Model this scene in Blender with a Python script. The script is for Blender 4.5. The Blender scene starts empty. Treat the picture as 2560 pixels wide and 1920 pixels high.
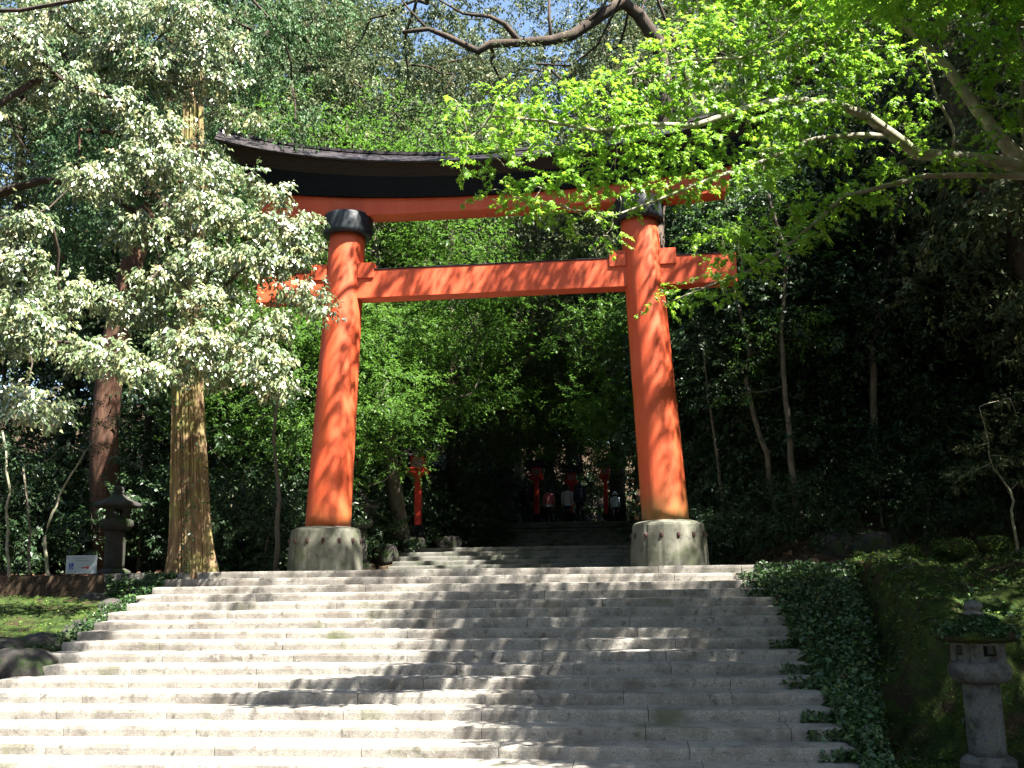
import bpy, bmesh, math, random
import numpy as np
from mathutils import Vector, Matrix, noise
S = bpy.context.scene
COL = S.collection
rad = math.radians

# ---------------------------------------------------------------- camera
CX, CY, CZ = 2.6654, -20.0, -0.0524
YAW, PITCH, ROLL, FPX = .1119, .1897, -.0132, 2434.8
cy_, sy_ = math.cos(YAW), math.sin(YAW); cp_, sp_ = math.cos(PITCH), math.sin(PITCH)
FW = Vector((-sy_*cp_, cy_*cp_, sp_)); R0 = Vector((cy_, sy_, 0)); U0 = R0.cross(FW)
RT = R0*math.cos(ROLL) + U0*math.sin(ROLL); UP = -R0*math.sin(ROLL) + U0*math.cos(ROLL)
cam = bpy.data.cameras.new('camera'); co = bpy.data.objects.new('camera', cam); COL.objects.link(co)
m = Matrix((RT, UP, -FW)).transposed().to_4x4(); m.translation = Vector((CX, CY, CZ)); co.matrix_world = m
cam.sensor_width = 36; cam.lens = FPX/2560*36; cam.clip_end = 2000; cam.clip_start = .05
S.camera = co
S.render.resolution_x, S.render.resolution_y = 1024, 768

def at(u, v, Y):                       # photo point (2212 px wide picture) at depth Y -> place in the scene
    k = 2560/2212
    d = FW + RT*((u*k-1280)/FPX) + UP*((960-v*k)/FPX)
    t = (Y-CY)/d.y
    return Vector((CX, CY, CZ)) + d*t
def px(p):
    d = Vector(p)-Vector((CX, CY, CZ)); z = d.dot(FW)
    return (1280+FPX*d.dot(RT)/z)/2560*2212

# ---------------------------------------------------------------- light
SUN = Vector((.435, -.315, .845)).normalized()
w = bpy.data.worlds.new('World'); S.world = w; w.use_nodes = True
nt = w.node_tree; bg = nt.nodes['Background']
sky = nt.nodes.new('ShaderNodeTexSky'); sky.sky_type = 'NISHITA'; sky.sun_disc = False
sky.sun_elevation = math.asin(SUN.z); sky.sun_rotation = math.atan2(SUN.x, SUN.y)
sky.air_density = 1.0; sky.dust_density = 1.0
nt.links.new(sky.outputs[0], bg.inputs[0]); bg.inputs[1].default_value = .05
sl = bpy.data.lights.new('sun', 'SUN'); sl.energy = 5; sl.angle = rad(.53); sl.color = (1, .95, .86)
so = bpy.data.objects.new('sun', sl); COL.objects.link(so)
so.rotation_euler = (-SUN).to_track_quat('-Z', 'Y').to_euler(); so.location = (10, -20, 30)
S.view_settings.view_transform = 'Standard'; S.view_settings.look = 'None'
S.view_settings.exposure = 2.85; S.view_settings.gamma = 1
S.render.engine = 'CYCLES'
S.cycles.max_bounces = 6; S.cycles.diffuse_bounces = 3; S.cycles.glossy_bounces = 2; S.cycles.transmission_bounces = 3

# ---------------------------------------------------------------- materials
def new_mat(name):
    m = bpy.data.materials.new(name); m.use_nodes = True
    nt = m.node_tree; b = nt.nodes['Principled BSDF']
    return m, nt, b
def nd(nt, typ, **kw):
    n = nt.nodes.new('ShaderNode'+typ)
    for k, v in kw.items():
        if k.startswith('i_'): n.inputs[k[2:].replace('_', ' ')].default_value = v
        else: setattr(n, k, v)
    return n
def ramp(nt, stops):
    r = nt.nodes.new('ShaderNodeValToRGB'); e = r.color_ramp.elements
    while len(e) < len(stops): e.new(.5)
    for q, (p, c) in zip(e, stops): q.position = p; q.color = (*c, 1)
    return r
def mapped_noise(nt, scale, stretch=(1, 1, 1), detail=6, rough=.6, coord='Object'):
    tc = nd(nt, 'TexCoord'); mp = nd(nt, 'Mapping'); mp.inputs['Scale'].default_value = stretch
    n = nd(nt, 'TexNoise', i_Scale=scale, i_Detail=detail, i_Roughness=rough)
    nt.links.new(tc.outputs[coord], mp.inputs[0]); nt.links.new(mp.outputs[0], n.inputs['Vector'])
    return n
def noisy(name, stops, scale, stretch=(1, 1, 1), rough=.8, bump=.3, bscale=None, spec=.3, dist=.02, patch=None):
    """colour from noise + bump; patch = (colour, scale, lo, hi) a second stain layer"""
    m, nt, b = new_mat(name)
    n = mapped_noise(nt, scale, stretch); r = ramp(nt, stops)
    nt.links.new(n.outputs['Fac'], r.inputs[0]); col = r.outputs[0]
    if patch:
        for c, sc, lo, hi in (patch if isinstance(patch, list) else [patch]):
            n2 = mapped_noise(nt, sc, detail=8, rough=.65)
            mr = nd(nt, 'MapRange'); mr.inputs['From Min'].default_value = lo; mr.inputs['From Max'].default_value = hi
            nt.links.new(n2.outputs['Fac'], mr.inputs[0])
            mx = nd(nt, 'MixRGB'); mx.inputs[2].default_value = (*c, 1)
            nt.links.new(mr.outputs[0], mx.inputs[0]); nt.links.new(col, mx.inputs[1]); col = mx.outputs[0]
    nt.links.new(col, b.inputs['Base Color'])
    b.inputs['Roughness'].default_value = rough; b.inputs['Specular IOR Level'].default_value = spec
    if bump:
        n3 = mapped_noise(nt, bscale or scale*2, stretch, detail=8)
        bp = nd(nt, 'Bump', i_Strength=bump, i_Distance=dist)
        nt.links.new(n3.outputs['Fac'], bp.inputs['Height']); nt.links.new(bp.outputs[0], b.inputs['Normal'])
    return m
def leafmat(name, stops, trans=.35, rough=.45, spec=.5, tcol=None, coat=0):
    m, nt, b = new_mat(name)
    a = nd(nt, 'Attribute', attribute_name='rnd'); r = ramp(nt, stops)
    nt.links.new(a.outputs['Fac'], r.inputs[0]); nt.links.new(r.outputs[0], b.inputs['Base Color'])
    b.inputs['Roughness'].default_value = rough; b.inputs['Specular IOR Level'].default_value = spec
    b.inputs['Coat Weight'].default_value = coat; b.inputs['Coat Roughness'].default_value = .3
    out = nt.nodes['Material Output']
    t = nd(nt, 'BsdfTranslucent')
    if tcol:
        t.inputs[0].default_value = (*tcol, 1)
        hs = nd(nt, 'MixRGB', blend_type='MIX'); hs.inputs[0].default_value = .6
        nt.links.new(r.outputs[0], hs.inputs[1]); hs.inputs[2].default_value = (*tcol, 1)
        nt.links.new(hs.outputs[0], t.inputs[0])
    else: nt.links.new(r.outputs[0], t.inputs[0])
    mx = nd(nt, 'MixShader'); mx.inputs[0].default_value = trans
    nt.links.new(b.outputs[0], mx.inputs[1]); nt.links.new(t.outputs[0], mx.inputs[2]); nt.links.new(mx.outputs[0], out.inputs[0])
    return m

M = {}
M['oak'] = leafmat('evergreen_leaf', [(0, (.045, .09, .03)), (.5, (.13, .185, .075)), (.8, (.27, .29, .13)), (.93, (.40, .34, .17)), (1, (.46, .29, .15))], .25, .36, .9, coat=1)
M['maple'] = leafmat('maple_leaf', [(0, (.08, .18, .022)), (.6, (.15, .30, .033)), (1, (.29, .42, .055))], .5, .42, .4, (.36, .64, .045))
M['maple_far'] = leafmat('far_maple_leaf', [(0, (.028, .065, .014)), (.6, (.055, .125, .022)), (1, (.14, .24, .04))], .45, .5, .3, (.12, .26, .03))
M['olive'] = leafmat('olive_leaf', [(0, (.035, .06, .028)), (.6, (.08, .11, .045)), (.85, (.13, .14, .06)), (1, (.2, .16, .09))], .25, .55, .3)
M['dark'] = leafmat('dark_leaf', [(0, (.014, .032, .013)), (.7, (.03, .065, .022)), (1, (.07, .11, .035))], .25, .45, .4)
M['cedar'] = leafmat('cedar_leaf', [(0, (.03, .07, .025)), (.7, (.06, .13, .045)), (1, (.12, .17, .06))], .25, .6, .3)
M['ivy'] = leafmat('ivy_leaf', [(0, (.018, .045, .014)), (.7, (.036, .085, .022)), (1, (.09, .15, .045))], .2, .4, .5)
M['mossleaf'] = leafmat('moss_leaf', [(0, (.022, .055, .01)), (.7, (.065, .125, .018)), (1, (.13, .17, .035))], .3, .7, .2)
M['litter'] = leafmat('litter_leaf', [(0, (.07, .035, .02)), (.7, (.13, .07, .04)), (1, (.22, .13, .08))], .15, .7, .3)
M['stone'] = noisy('step_granite', [(.3, (.145, .135, .12)), (.5, (.235, .22, .195)), (.7, (.325, .305, .275))], 55, rough=.85, bump=.5, bscale=60, dist=.006,
                   patch=[((.13, .115, .098), 1.6, .46, .66), ((.09, .082, .07), 9, .54, .68), ((.32, .30, .26), 14, .6, .7), ((.10, .105, .06), .7, .60, .72)])
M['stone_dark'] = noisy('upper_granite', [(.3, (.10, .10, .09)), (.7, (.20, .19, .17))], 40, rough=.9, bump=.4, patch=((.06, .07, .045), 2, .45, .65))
M['plinth'] = noisy('plinth_concrete', [(.3, (.08, .08, .062)), (.6, (.13, .128, .10)), (.8, (.19, .183, .15))], 4, rough=.9, bump=.4, bscale=40, dist=.006,
                    patch=[((.06, .072, .032), 2.2, .5, .68), ((.05, .05, .04), 5, .55, .68)])
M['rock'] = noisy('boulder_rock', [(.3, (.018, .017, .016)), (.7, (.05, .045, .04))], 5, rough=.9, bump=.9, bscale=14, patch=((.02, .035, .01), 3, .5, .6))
M['lantern'] = noisy('lantern_stone', [(.3, (.06, .062, .06)), (.7, (.115, .115, .11))], 30, rough=.9, bump=.8, bscale=45, dist=.012, patch=[((.03, .032, .028), 4, .48, .62), ((.09, .11, .06), 7, .56, .68)])
M['moss'] = noisy('moss_ground', [(.3, (.010, .014, .006)), (.5, (.022, .038, .009)), (.7, (.05, .07, .015))], 5, rough=1, bump=1, bscale=22, dist=.05, spec=.1, patch=((.035, .025, .015), 2.2, .5, .62))
M['soil'] = noisy('forest_floor', [(.3, (.025, .018, .012)), (.55, (.05, .035, .022)), (.75, (.09, .06, .04))], 3, rough=1, bump=1, bscale=14, dist=.05, spec=.1)
M['bark_cedar'] = noisy('cedar_bark', [(.3, (.09, .05, .03)), (.5, (.17, .11, .06)), (.72, (.27, .20, .10))], 9, (1, 1, .09), .95, 1, 22, dist=.03, patch=((.22, .21, .07), 1.6, .48, .66))
M['bark_red'] = noisy('red_bark', [(.3, (.04, .022, .014)), (.7, (.12, .06, .038))], 6, (1, 1, .12), .95, 1, 16, dist=.03)
M['bark_dark'] = noisy('dark_bark', [(.3, (.022, .017, .013)), (.7, (.07, .05, .036))], 5, (1, 1, .3), .95, 1, 12, dist=.03)
M['bark_grey'] = noisy('grey_bark', [(.3, (.14, .13, .09)), (.55, (.24, .225, .17)), (.7, (.36, .35, .28))], 7, (1, 1, .6), .9, .6, 18, patch=((.14, .17, .07), 5, .5, .6))
M['bark_pale'] = noisy('pale_bark', [(.3, (.06, .052, .038)), (.7, (.15, .13, .095))], 7, (1, 1, .4), .9, .5, 18)
M['roof'] = noisy('roof_sheet', [(.3, (.018, .014, .016)), (.7, (.032, .026, .028))], 6, rough=.6, bump=.1)
M['barklayer'] = noisy('roof_bark', [(.3, (.015, .011, .009)), (.7, (.05, .036, .028))], 10, (.3, 1, 14), .95, .8, 12)
M['black'] = noisy('black_lacquer', [(.3, (.003, .004, .006)), (.7, (.006, .008, .010))], 6, rough=.6, bump=.15, bscale=20, spec=.12)
M['blackring'] = noisy('black_ring_paint', [(.3, (.010, .014, .018)), (.7, (.018, .024, .03))], 8, rough=.55, bump=.3, bscale=16, spec=.35)
M['white'] = noisy('sign_white_shaded', [(.3, (.3, .36, .38)), (.7, (.40, .45, .46))], 6, rough=.5, bump=0)  # white taken down to grey-blue, the board's shade put into its colour
M['blue'] = noisy('sign_blue', [(.3, (.02, .05, .25)), (.7, (.03, .06, .3))], 6, rough=.5, bump=0)
M['ink'] = noisy('sign_ink', [(.3, (.02, .02, .04)), (.7, (.03, .03, .05))], 6, rough=.5, bump=0)
M['redink'] = noisy('sign_red', [(.3, (.4, .03, .03)), (.7, (.5, .04, .04))], 6, rough=.5, bump=0)
M['glass'] = noisy('lantern_paper', [(.3, (.25, .3, .45)), (.7, (.35, .4, .55))], 6, rough=.4, bump=0)
M['rust'] = noisy('rusty_iron', [(.3, (.03, .016, .013)), (.7, (.07, .035, .028))], 20, rough=.8)
def vermilion():
    m, nt, b = new_mat('vermilion_paint')
    n = mapped_noise(nt, 3, (1, 1, .35), detail=8); r = ramp(nt, [(.3, (.50, .072, .026)), (.55, (.57, .092, .034)), (.75, (.60, .12, .055))])
    nt.links.new(n.outputs['Fac'], r.inputs[0])
    # weathering low on the shafts
    geo = nd(nt, 'NewGeometry'); sx = nd(nt, 'SeparateXYZ'); nt.links.new(geo.outputs['Position'], sx.inputs[0])
    n2 = mapped_noise(nt, 1.2, (1, 1, .5), detail=8, rough=.7)
    mr = nd(nt, 'MapRange'); mr.inputs['From Min'].default_value = 4.4; mr.inputs['From Max'].default_value = .9
    nt.links.new(sx.outputs['Z'], mr.inputs[0])
    mm = nd(nt, 'Math', operation='MULTIPLY'); nt.links.new(mr.outputs[0], mm.inputs[0])
    mr2 = nd(nt, 'MapRange'); mr2.inputs['From Min'].default_value = .42; mr2.inputs['From Max'].default_value = .78
    nt.links.new(n2.outputs['Fac'], mr2.inputs[0]); nt.links.new(mr2.outputs[0], mm.inputs[1])
    mx = nd(nt, 'MixRGB'); mx.inputs[2].default_value = (.30, .12, .035, 1)
    nt.links.new(mm.outputs[0], mx.inputs[0]); nt.links.new(r.outputs[0], mx.inputs[1])
    mr3 = nd(nt, 'MapRange'); mr3.inputs['From Min'].default_value = 1.75; mr3.inputs['From Max'].default_value = .95
    n4 = mapped_noise(nt, 5, (1, 1, .4), detail=8)
    ad = nd(nt, 'Math', operation='MULTIPLY_ADD', ); ad.inputs[1].default_value = .9; ad.inputs[2].default_value = -.45
    nt.links.new(n4.outputs['Fac'], ad.inputs[0])
    a2 = nd(nt, 'Math', operation='ADD'); nt.links.new(ad.outputs[0], a2.inputs[0]); nt.links.new(sx.outputs['Z'], a2.inputs[1])
    nt.links.new(a2.outputs[0], mr3.inputs[0])
    # moss stain creeps further up the right pillar (x > 0)
    gt = nd(nt, 'MapRange'); gt.inputs['From Min'].default_value = -1; gt.inputs['From Max'].default_value = 1; gt.inputs['To Min'].default_value = .3; gt.inputs['To Max'].default_value = .85
    nt.links.new(sx.outputs['X'], gt.inputs[0])
    m3 = nd(nt, 'Math', operation='MULTIPLY'); nt.links.new(mr3.outputs[0], m3.inputs[0]); nt.links.new(gt.outputs[0], m3.inputs[1])
    mx2 = nd(nt, 'MixRGB'); mx2.inputs[2].default_value = (.13, .10, .03, 1)
    nt.links.new(m3.outputs[0], mx2.inputs[0]); nt.links.new(mx.outputs[0], mx2.inputs[1])
    nt.links.new(mx2.outputs[0], b.inputs['Base Color']); b.inputs['Roughness'].default_value = .55; b.inputs['Specular IOR Level'].default_value = .3
    n3 = mapped_noise(nt, 14, (1, 1, .05)); bp = nd(nt, 'Bump', i_Strength=.35, i_Distance=.02)
    nt.links.new(n3.outputs['Fac'], bp.inputs['Height']); nt.links.new(bp.outputs[0], b.inputs['Normal'])
    return m
M['red'] = vermilion()
M['redwood'] = noisy('lantern_red', [(.3, (.38, .025, .015)), (.7, (.5, .04, .02))], 8, (1, 1, .3), .6, .2)

# ---------------------------------------------------------------- mesh helpers
class MB:
    def __init__(s): s.v = []; s.f = []
    def add(s, vs, fs):
        o = len(s.v); s.v += [tuple(p) for p in vs]; s.f += [tuple(i+o for i in q) for q in fs]; return s
    def box(s, c, d, rot=None):
        c = Vector(c); vs = [Vector((x*d[0]/2, y*d[1]/2, z*d[2]/2)) for x in (-1, 1) for y in (-1, 1) for z in (-1, 1)]
        if rot is not None: vs = [rot @ q for q in vs]
        return s.add([c+q for q in vs], [(0, 1, 3, 2), (4, 6, 7, 5), (0, 4, 5, 1), (2, 3, 7, 6), (0, 2, 6, 4), (1, 5, 7, 3)])
    def loft(s, rings, cap=True):
        n = len(rings[0]); vs = [p for r in rings for p in r]; fs = []
        for i in range(len(rings)-1):
            for j in range(n):
                k = (j+1) % n; fs.append((i*n+j, i*n+k, (i+1)*n+k, (i+1)*n+j))
        if cap: fs.append(tuple(range(n))[::-1]); fs.append(tuple((len(rings)-1)*n+j for j in range(n)))
        return s.add(vs, fs)
    def lathe(s, prof, c=(0, 0, 0), n=32, rx=1, ry=1):
        c = Vector(c)
        return s.loft([[c+Vector((r*rx*math.cos(a), r*ry*math.sin(a), z)) for a in [2*math.pi*j/n for j in range(n)]] for r, z in prof])
    def tube(s, pts, rr, n=8, cap=True):
        pts = [Vector(p) for p in pts]; rings = []; up = Vector((0, 0, 1))
        for i, p in enumerate(pts):
            t = (pts[min(i+1, len(pts)-1)]-pts[max(i-1, 0)]).normalized()
            a = t.cross(up)
            if a.length < .2: a = t.cross(Vector((1, 0, 0)))
            a.normalize(); b = t.cross(a)
            rings.append([p+(a*math.cos(q)+b*math.sin(q))*rr[i] for q in [2*math.pi*j/n for j in range(n)]])
        return s.loft(rings, cap)
    def build(s, name, mat, parent=None, smooth=False, bevel=0, loc=None, fix=True):
        me = bpy.data.meshes.new(name); me.from_pydata(s.v, [], s.f); me.update()
        if fix or bevel:
            bm = bmesh.new(); bm.from_mesh(me)
            if bevel: bmesh.ops.bevel(bm, geom=[e for e in bm.edges if len(e.link_faces) == 2 and e.calc_face_angle(0) > .6], offset=bevel, segments=2, affect='EDGES', clamp_overlap=True)
            bmesh.ops.recalc_face_normals(bm, faces=bm.faces); bm.to_mesh(me); bm.free()
        if smooth: me.polygons.foreach_set('use_smooth', [True]*len(me.polygons))
        me.materials.append(mat)
        o = bpy.data.objects.new(name, me); COL.objects.link(o)
        if parent: o.parent = parent
        if loc is not None: o.location = loc
        return o
def quads(name, V, mat, parent=None, rnd=None, nv=4):
    """V: (N,nv,3) array -> N separate faces"""
    N = len(V); me = bpy.data.meshes.new(name)
    me.vertices.add(N*nv); me.vertices.foreach_set('co', V.reshape(-1).astype(np.float32))
    me.loops.add(N*nv); me.loops.foreach_set('vertex_index', np.arange(N*nv, dtype=np.int32))
    me.polygons.add(N); me.polygons.foreach_set('loop_start', np.arange(0, N*nv, nv, dtype=np.int32))
    me.update(calc_edges=True)
    if rnd is not None:
        a = me.attributes.new('rnd', 'FLOAT', 'FACE'); a.data.foreach_set('value', rnd.astype(np.float32))
    me.materials.append(mat)
    o = bpy.data.objects.new(name, me); COL.objects.link(o)
    if parent: o.parent = parent
    return o
def tag(o, label=None, cat=None, group=None, kind=None):
    if label: o['label'] = label
    if cat: o['category'] = cat
    if group: o['group'] = group
    if kind: o['kind'] = kind
    return o
def empty(name, loc, rz=0):
    o = bpy.data.objects.new(name, None); COL.objects.link(o); o.location = loc; o.rotation_euler = (0, 0, rz); o.empty_display_size = .3
    return o
def copy_tree(root, loc, rz=0, sc=1):
    c = root.copy(); COL.objects.link(c); c.location = loc; c.rotation_euler = (0, 0, rz); c.scale = (sc, sc, sc) if not isinstance(sc, tuple) else sc
    for ch in root.children:
        d = ch.copy(); COL.objects.link(d); d.parent = c
        for g in ch.children:
            e = g.copy(); COL.objects.link(e); e.parent = d
    return c

# ---------------------------------------------------------------- leaves
def unit(a): return a/np.maximum(np.linalg.norm(a, axis=-1, keepdims=True), 1e-9)
def leaf_quads(P, A, Nn, L, W, fold=.25):
    """diamond leaf: base P, axis A, normal Nn"""
    Sd = unit(np.cross(A, Nn)); Nn = unit(np.cross(Sd, A)); L = L[:, None]; W = W[:, None]
    mid = P+A*L*.42
    return np.stack([P, mid+Sd*W*.5+Nn*W*fold, P+A*L-Nn*L*.12, mid-Sd*W*.5+Nn*W*fold], 1)
def maple_quads(P, A, Nn, L):
    Sd = unit(np.cross(A, Nn)); Nn = unit(np.cross(Sd, A)); out = []
    for ang, k in ((0, 1.0), (.85, .82), (-.85, .82), (1.75, .5), (-1.75, .5)):
        a = unit(A*math.cos(ang)+Sd*math.sin(ang)-Nn*.15); out.append(leaf_quads(P, a, Nn, L*k, L*.36*k**.5, .08))
    return np.concatenate(out, 0)
def sprays(rng, C, Rr, n_twig, n_leaf, tl, L, droop=.3, spread=.6, flat=.5, maple=False, aspect=.42, shell=2.2, nb=(0, 0, 0)):
    """twigs filling the ellipsoids C,Rr with leaves along each; returns quads, rnd, twig segments"""
    C = np.asarray(C, float); Rr = np.asarray(Rr, float); n_twig = np.asarray(n_twig, int)
    idx = np.repeat(np.arange(len(C)), n_twig); T = len(idx)
    d = unit(rng.normal(size=(T, 3))); u = rng.random((T, 1))**(1/shell)
    base = C[idx]+d*Rr[idx]*u
    td = unit(d*np.array([1, 1, .35])+rng.normal(size=(T, 3))*.5+np.array([0, 0, -droop]))
    tb = rng.random(T)
    k = n_leaf; t = np.tile(np.linspace(0.1, 1, k), (T, 1))+rng.normal(size=(T, k))*.05
    P = base[:, None, :]+td[:, None, :]*t[..., None]*tl
    side = unit(np.cross(td, [0, 0, 1]))[:, None, :]*np.where(np.arange(k) % 2 == 0, 1, -1)[None, :, None]
    A = unit(td[:, None, :]*.6+side*spread+rng.normal(size=(T, k, 3))*.35+np.array([0, 0, -droop]))
    Nn = unit(np.array([0, 0, 1])*flat+np.array(nb)+rng.normal(size=(T, k, 3))*.45+d[:, None, :]*.35)
    n = T*k; P = P.reshape(n, 3)+rng.normal(size=(n, 3))*L*.25; A = A.reshape(n, 3); Nn = Nn.reshape(n, 3)
    ln = L*(.65+.7*rng.random(n)); r = np.clip(np.repeat(tb, k)*.6+rng.random(n)*.4, 0, 1)
    if maple: Q = maple_quads(P, A, Nn, ln); r = np.tile(r, 5)
    else: Q = leaf_quads(P, A, Nn, ln, ln*aspect)
    return Q, r, (base, td*tl)
def curve(a, b, n, wob, rng, sag=0):
    a = Vector(a); b = Vector(b); out = []; L = (b-a).length
    o1 = Vector(rng.normal(size=3))*wob*L; o2 = Vector(rng.normal(size=3))*wob*L*.5
    for i in range(n+1):
        t = i/n; out.append(a.lerp(b, t)+o1*math.sin(math.pi*t)+o2*math.sin(2*math.pi*t)+Vector((0, 0, -sag*L*math.sin(math.pi*t))))
    return out
def skeleton(mb, roots, nodes, rng, r0=.02, wob=.06, sides=6, power=.5, rmax=9):
    """connect every node to the nearest already connected point; roots = list of points"""
    pts = [Vector(r) for r in roots]; par = [-1]*len(pts); cnt = [0]*len(pts)
    left = sorted([Vector(n) for n in nodes], key=lambda p: min((p-q).length for q in pts))
    for p in left:
        best = min(range(len(pts)), key=lambda i: (pts[i]-p).length*(1+.0*i)+.15*len([1]))
        pts.append(p); par.append(best); cnt.append(0)
    w = [1]*len(pts)
    for i in range(len(pts)-1, -1, -1):
        if par[i] >= 0: w[par[i]] += w[i]
    for i in range(len(pts)):
        if par[i] >= 0:
            ra = min(r0*w[i]**power*1.15, rmax); rb = min(r0*w[i]**power*.85, rmax)
            c = curve(pts[par[i]], pts[i], 4, wob, rng)
            mb.tube(c, [ra+(rb-ra)*k/4 for k in range(5)], sides, False)

# ---------------------------------------------------------------- ground
def sstep(a, b, x): t = min(1, max(0, (x-a)/(b-a))); return t*t*(3-2*t)
def corridor(y):                    # height of the path behind the gate
    if y < 8: return 0
    z = .68*min(1, (y-8)/2.3)
    z += 1.25*sstep(17.5, 22, y)
    return z+max(0, y-24)*.04
def H(x, y):
    if y < -1.45: return -2.25
    z = corridor(y)-.03
    n = noise.noise(Vector((x*.35, y*.35, 3)))*.35+noise.noise(Vector((x*1.3, y*1.3, 8)))*.12
    r = sstep(4.6, 6.5, x)*sstep(.2, 3, y)          # right hillside
    hr = .1+3.2*(1-math.exp(-max(0, y)*.40/3.2))+.06*y+min(3, max(0, x-7)*.18)
    l = sstep(5, 6.6, -x)*sstep(7, 9.5, y)
    hl = z+1.2*sstep(5, 7, -x)+min(1.5, max(0, -x-9)*.1)+min(2.5, max(0, y-12)*.10)
    zz = z*(1-r)+max(z, hr)*r
    zz = zz*(1-l)+max(zz, hl)*l
    k = max(r, l, sstep(24, 30, y)*.3)
    zz += n*k
    zz += 9*sstep(38, 80, y)
    return zz
def grid_sheet(name, xs, ys, fn, mat, parent=None):
    mb = MB(); V = [(x, y, fn(x, y)) for y in ys for x in xs]; nx = len(xs)
    F = [(j*nx+i, j*nx+i+1, (j+1)*nx+i+1, (j+1)*nx+i) for j in range(len(ys)-1) for i in range(nx-1)]
    mb.add(V, F); return mb.build(name, mat, parent, smooth=True, fix=False)
xs = [-400, -150, -80]+list(np.arange(-45, 36, .6))+[60, 120, 400]
ys = [-300, -60, -20, -10, -1.6, -1.44, -1.0]+list(np.arange(-.5, 70, .6))+[90, 120, 200, 400]
tag(grid_sheet('ground', xs, ys, H, M['soil']), kind='structure')

# ---------------------------------------------------------------- stone stairs
rs = random.Random(5)
def step_mesh(mb, x0, x1, yf, yb, zt, zb, rnd, wear=.012, lens=(1.2, 2.3)):
    x = x0
    while x < x1-.05:
        L = rnd.uniform(*lens); xe = min(x+L, x1)
        if x1-xe < .6: xe = x1
        dz = rnd.uniform(-.004, .004); dy = rnd.uniform(-.006, .006); n = max(3, int((xe-x)/.09)); rings = []
        for i in range(n+1):
            t = i/n; X = x+.004+(xe-x-.008)*t
            e = noise.noise(Vector((X*2.2, yf*3, zt*5)))*wear+noise.noise(Vector((X*9, yf*3, zt*5)))*wear*.6
            endr = .010*max(0, 1-min(t, 1-t)*n/1.2)
            b = .012+abs(noise.noise(Vector((X*5, yf, 4))))*.016
            Y = yf+dy+e*.6; Z = zt+dz+e*.5-endr
            rings.append([(X, Y+.008+endr, zb), (X, Y+endr, zt-.03-b), (X, Y+b*.3+endr, Z-b*.35), (X, Y+b, Z), (X, yb, zt+dz), (X, yb, zb)])
        mb.loft(rings); x = xe
RISE, TREAD, SY0, SLX, SRX = .1311, .4806, -1.4994, -6.0766, 5.0892
st = empty('stone_staircase', (0, -5, -2.2)); tag(st, 'wide worn granite staircase climbing to the orange gate', 'staircase')
for n in range(18):
    mb = MB(); yf = SY0-n*TREAD; zt = -n*RISE
    a, b = (SLX+rs.uniform(-.05, .05), SRX+rs.uniform(-.04, .04)) if n else (-7.55, 6.6)
    step_mesh(mb, a, b, yf, yf+TREAD+.06 if n else yf+.6, zt, zt-.16, rs)
    o = mb.build('step', M['stone'], st); o.location = (0, 5, 2.2)
mb = MB()                                             # rubble body under the treads
for n in range(1, 18):
    yf = SY0-n*TREAD; mb.box((-.5, yf+.27, (-n*RISE-.15-2.3)/2-.005), (11.0, TREAD, -n*RISE-.15+2.3))
o = mb.build('footing', M['rock'], st); o.location = (0, 5, 2.2)
# platform paving between the stair head and the upper flight
tag(grid_sheet('platform_ground', list(np.arange(-7.4, 6.5, .5)), [-.92, 0, 2, 4, 6, 8.0], lambda x, y: -.008, M['stone_dark']), kind='structure')
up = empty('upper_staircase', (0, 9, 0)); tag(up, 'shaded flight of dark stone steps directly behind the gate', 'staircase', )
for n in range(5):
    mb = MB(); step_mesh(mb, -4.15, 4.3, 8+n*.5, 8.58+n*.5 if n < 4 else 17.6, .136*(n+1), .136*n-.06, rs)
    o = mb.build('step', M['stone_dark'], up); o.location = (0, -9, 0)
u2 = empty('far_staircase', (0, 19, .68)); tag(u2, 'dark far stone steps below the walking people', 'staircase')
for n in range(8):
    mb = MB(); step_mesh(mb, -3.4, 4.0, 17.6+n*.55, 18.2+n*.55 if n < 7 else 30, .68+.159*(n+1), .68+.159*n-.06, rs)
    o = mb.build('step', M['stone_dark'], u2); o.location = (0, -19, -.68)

# ---------------------------------------------------------------- the gate
tg = empty('torii_gate', (0, 0, 0)); tag(tg, 'giant vermilion wooden gate with black curved roof on stone plinths', 'shrine gate')
def ev(pts):
    x = np.array([p[0] for p in pts])**2; z = np.array([p[1] for p in pts]); c = np.polyfit(x, z, 2)
    return lambda X: float(np.polyval(c, X*X))
redb = ev([(0, 7.62), (2.5, 7.645), (4, 7.68), (5.2, 7.76)])
redt = ev([(0, 7.93), (2.2, 7.99), (4, 8.14), (5.2, 8.29)])
blkt = ev([(0, 8.32), (2.1, 8.39), (3.6, 8.55), (5.2, 8.83), (5.5, 8.9)])
eave = ev([(0, 8.52), (2, 8.59), (3.5, 8.77), (5.4, 9.18), (6, 9.36)])
ridg = ev([(0, 9.06), (2.2, 9.14), (3.7, 9.34), (5.2, 9.7), (6.3, 10.02)])
def sweep(name, Xb, Xt, prof, mat, n=80, bevel=0):
    """prof: list of (y, zfunc, top?)"""
    rings = []
    for i in range(n+1):
        s = -1+2*i/n
        rings.append([(s*(Xb+(Xt-Xb)*k), y, f(s*(Xb+(Xt-Xb)*k))) for y, f, k in prof])
    return MB().loft(rings).build(name, mat, tg)
def beam(name, Xb, Xt, yb, yt, fb, ft, mat):
    return sweep(name, Xb, Xt, [(-yb, fb, 0), (-yt, ft, 1), (yt, ft, 1), (yb, fb, 0)], mat)
def col(s, z): return s*(3.5369+(3.1602-3.5369)*z/8)
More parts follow.
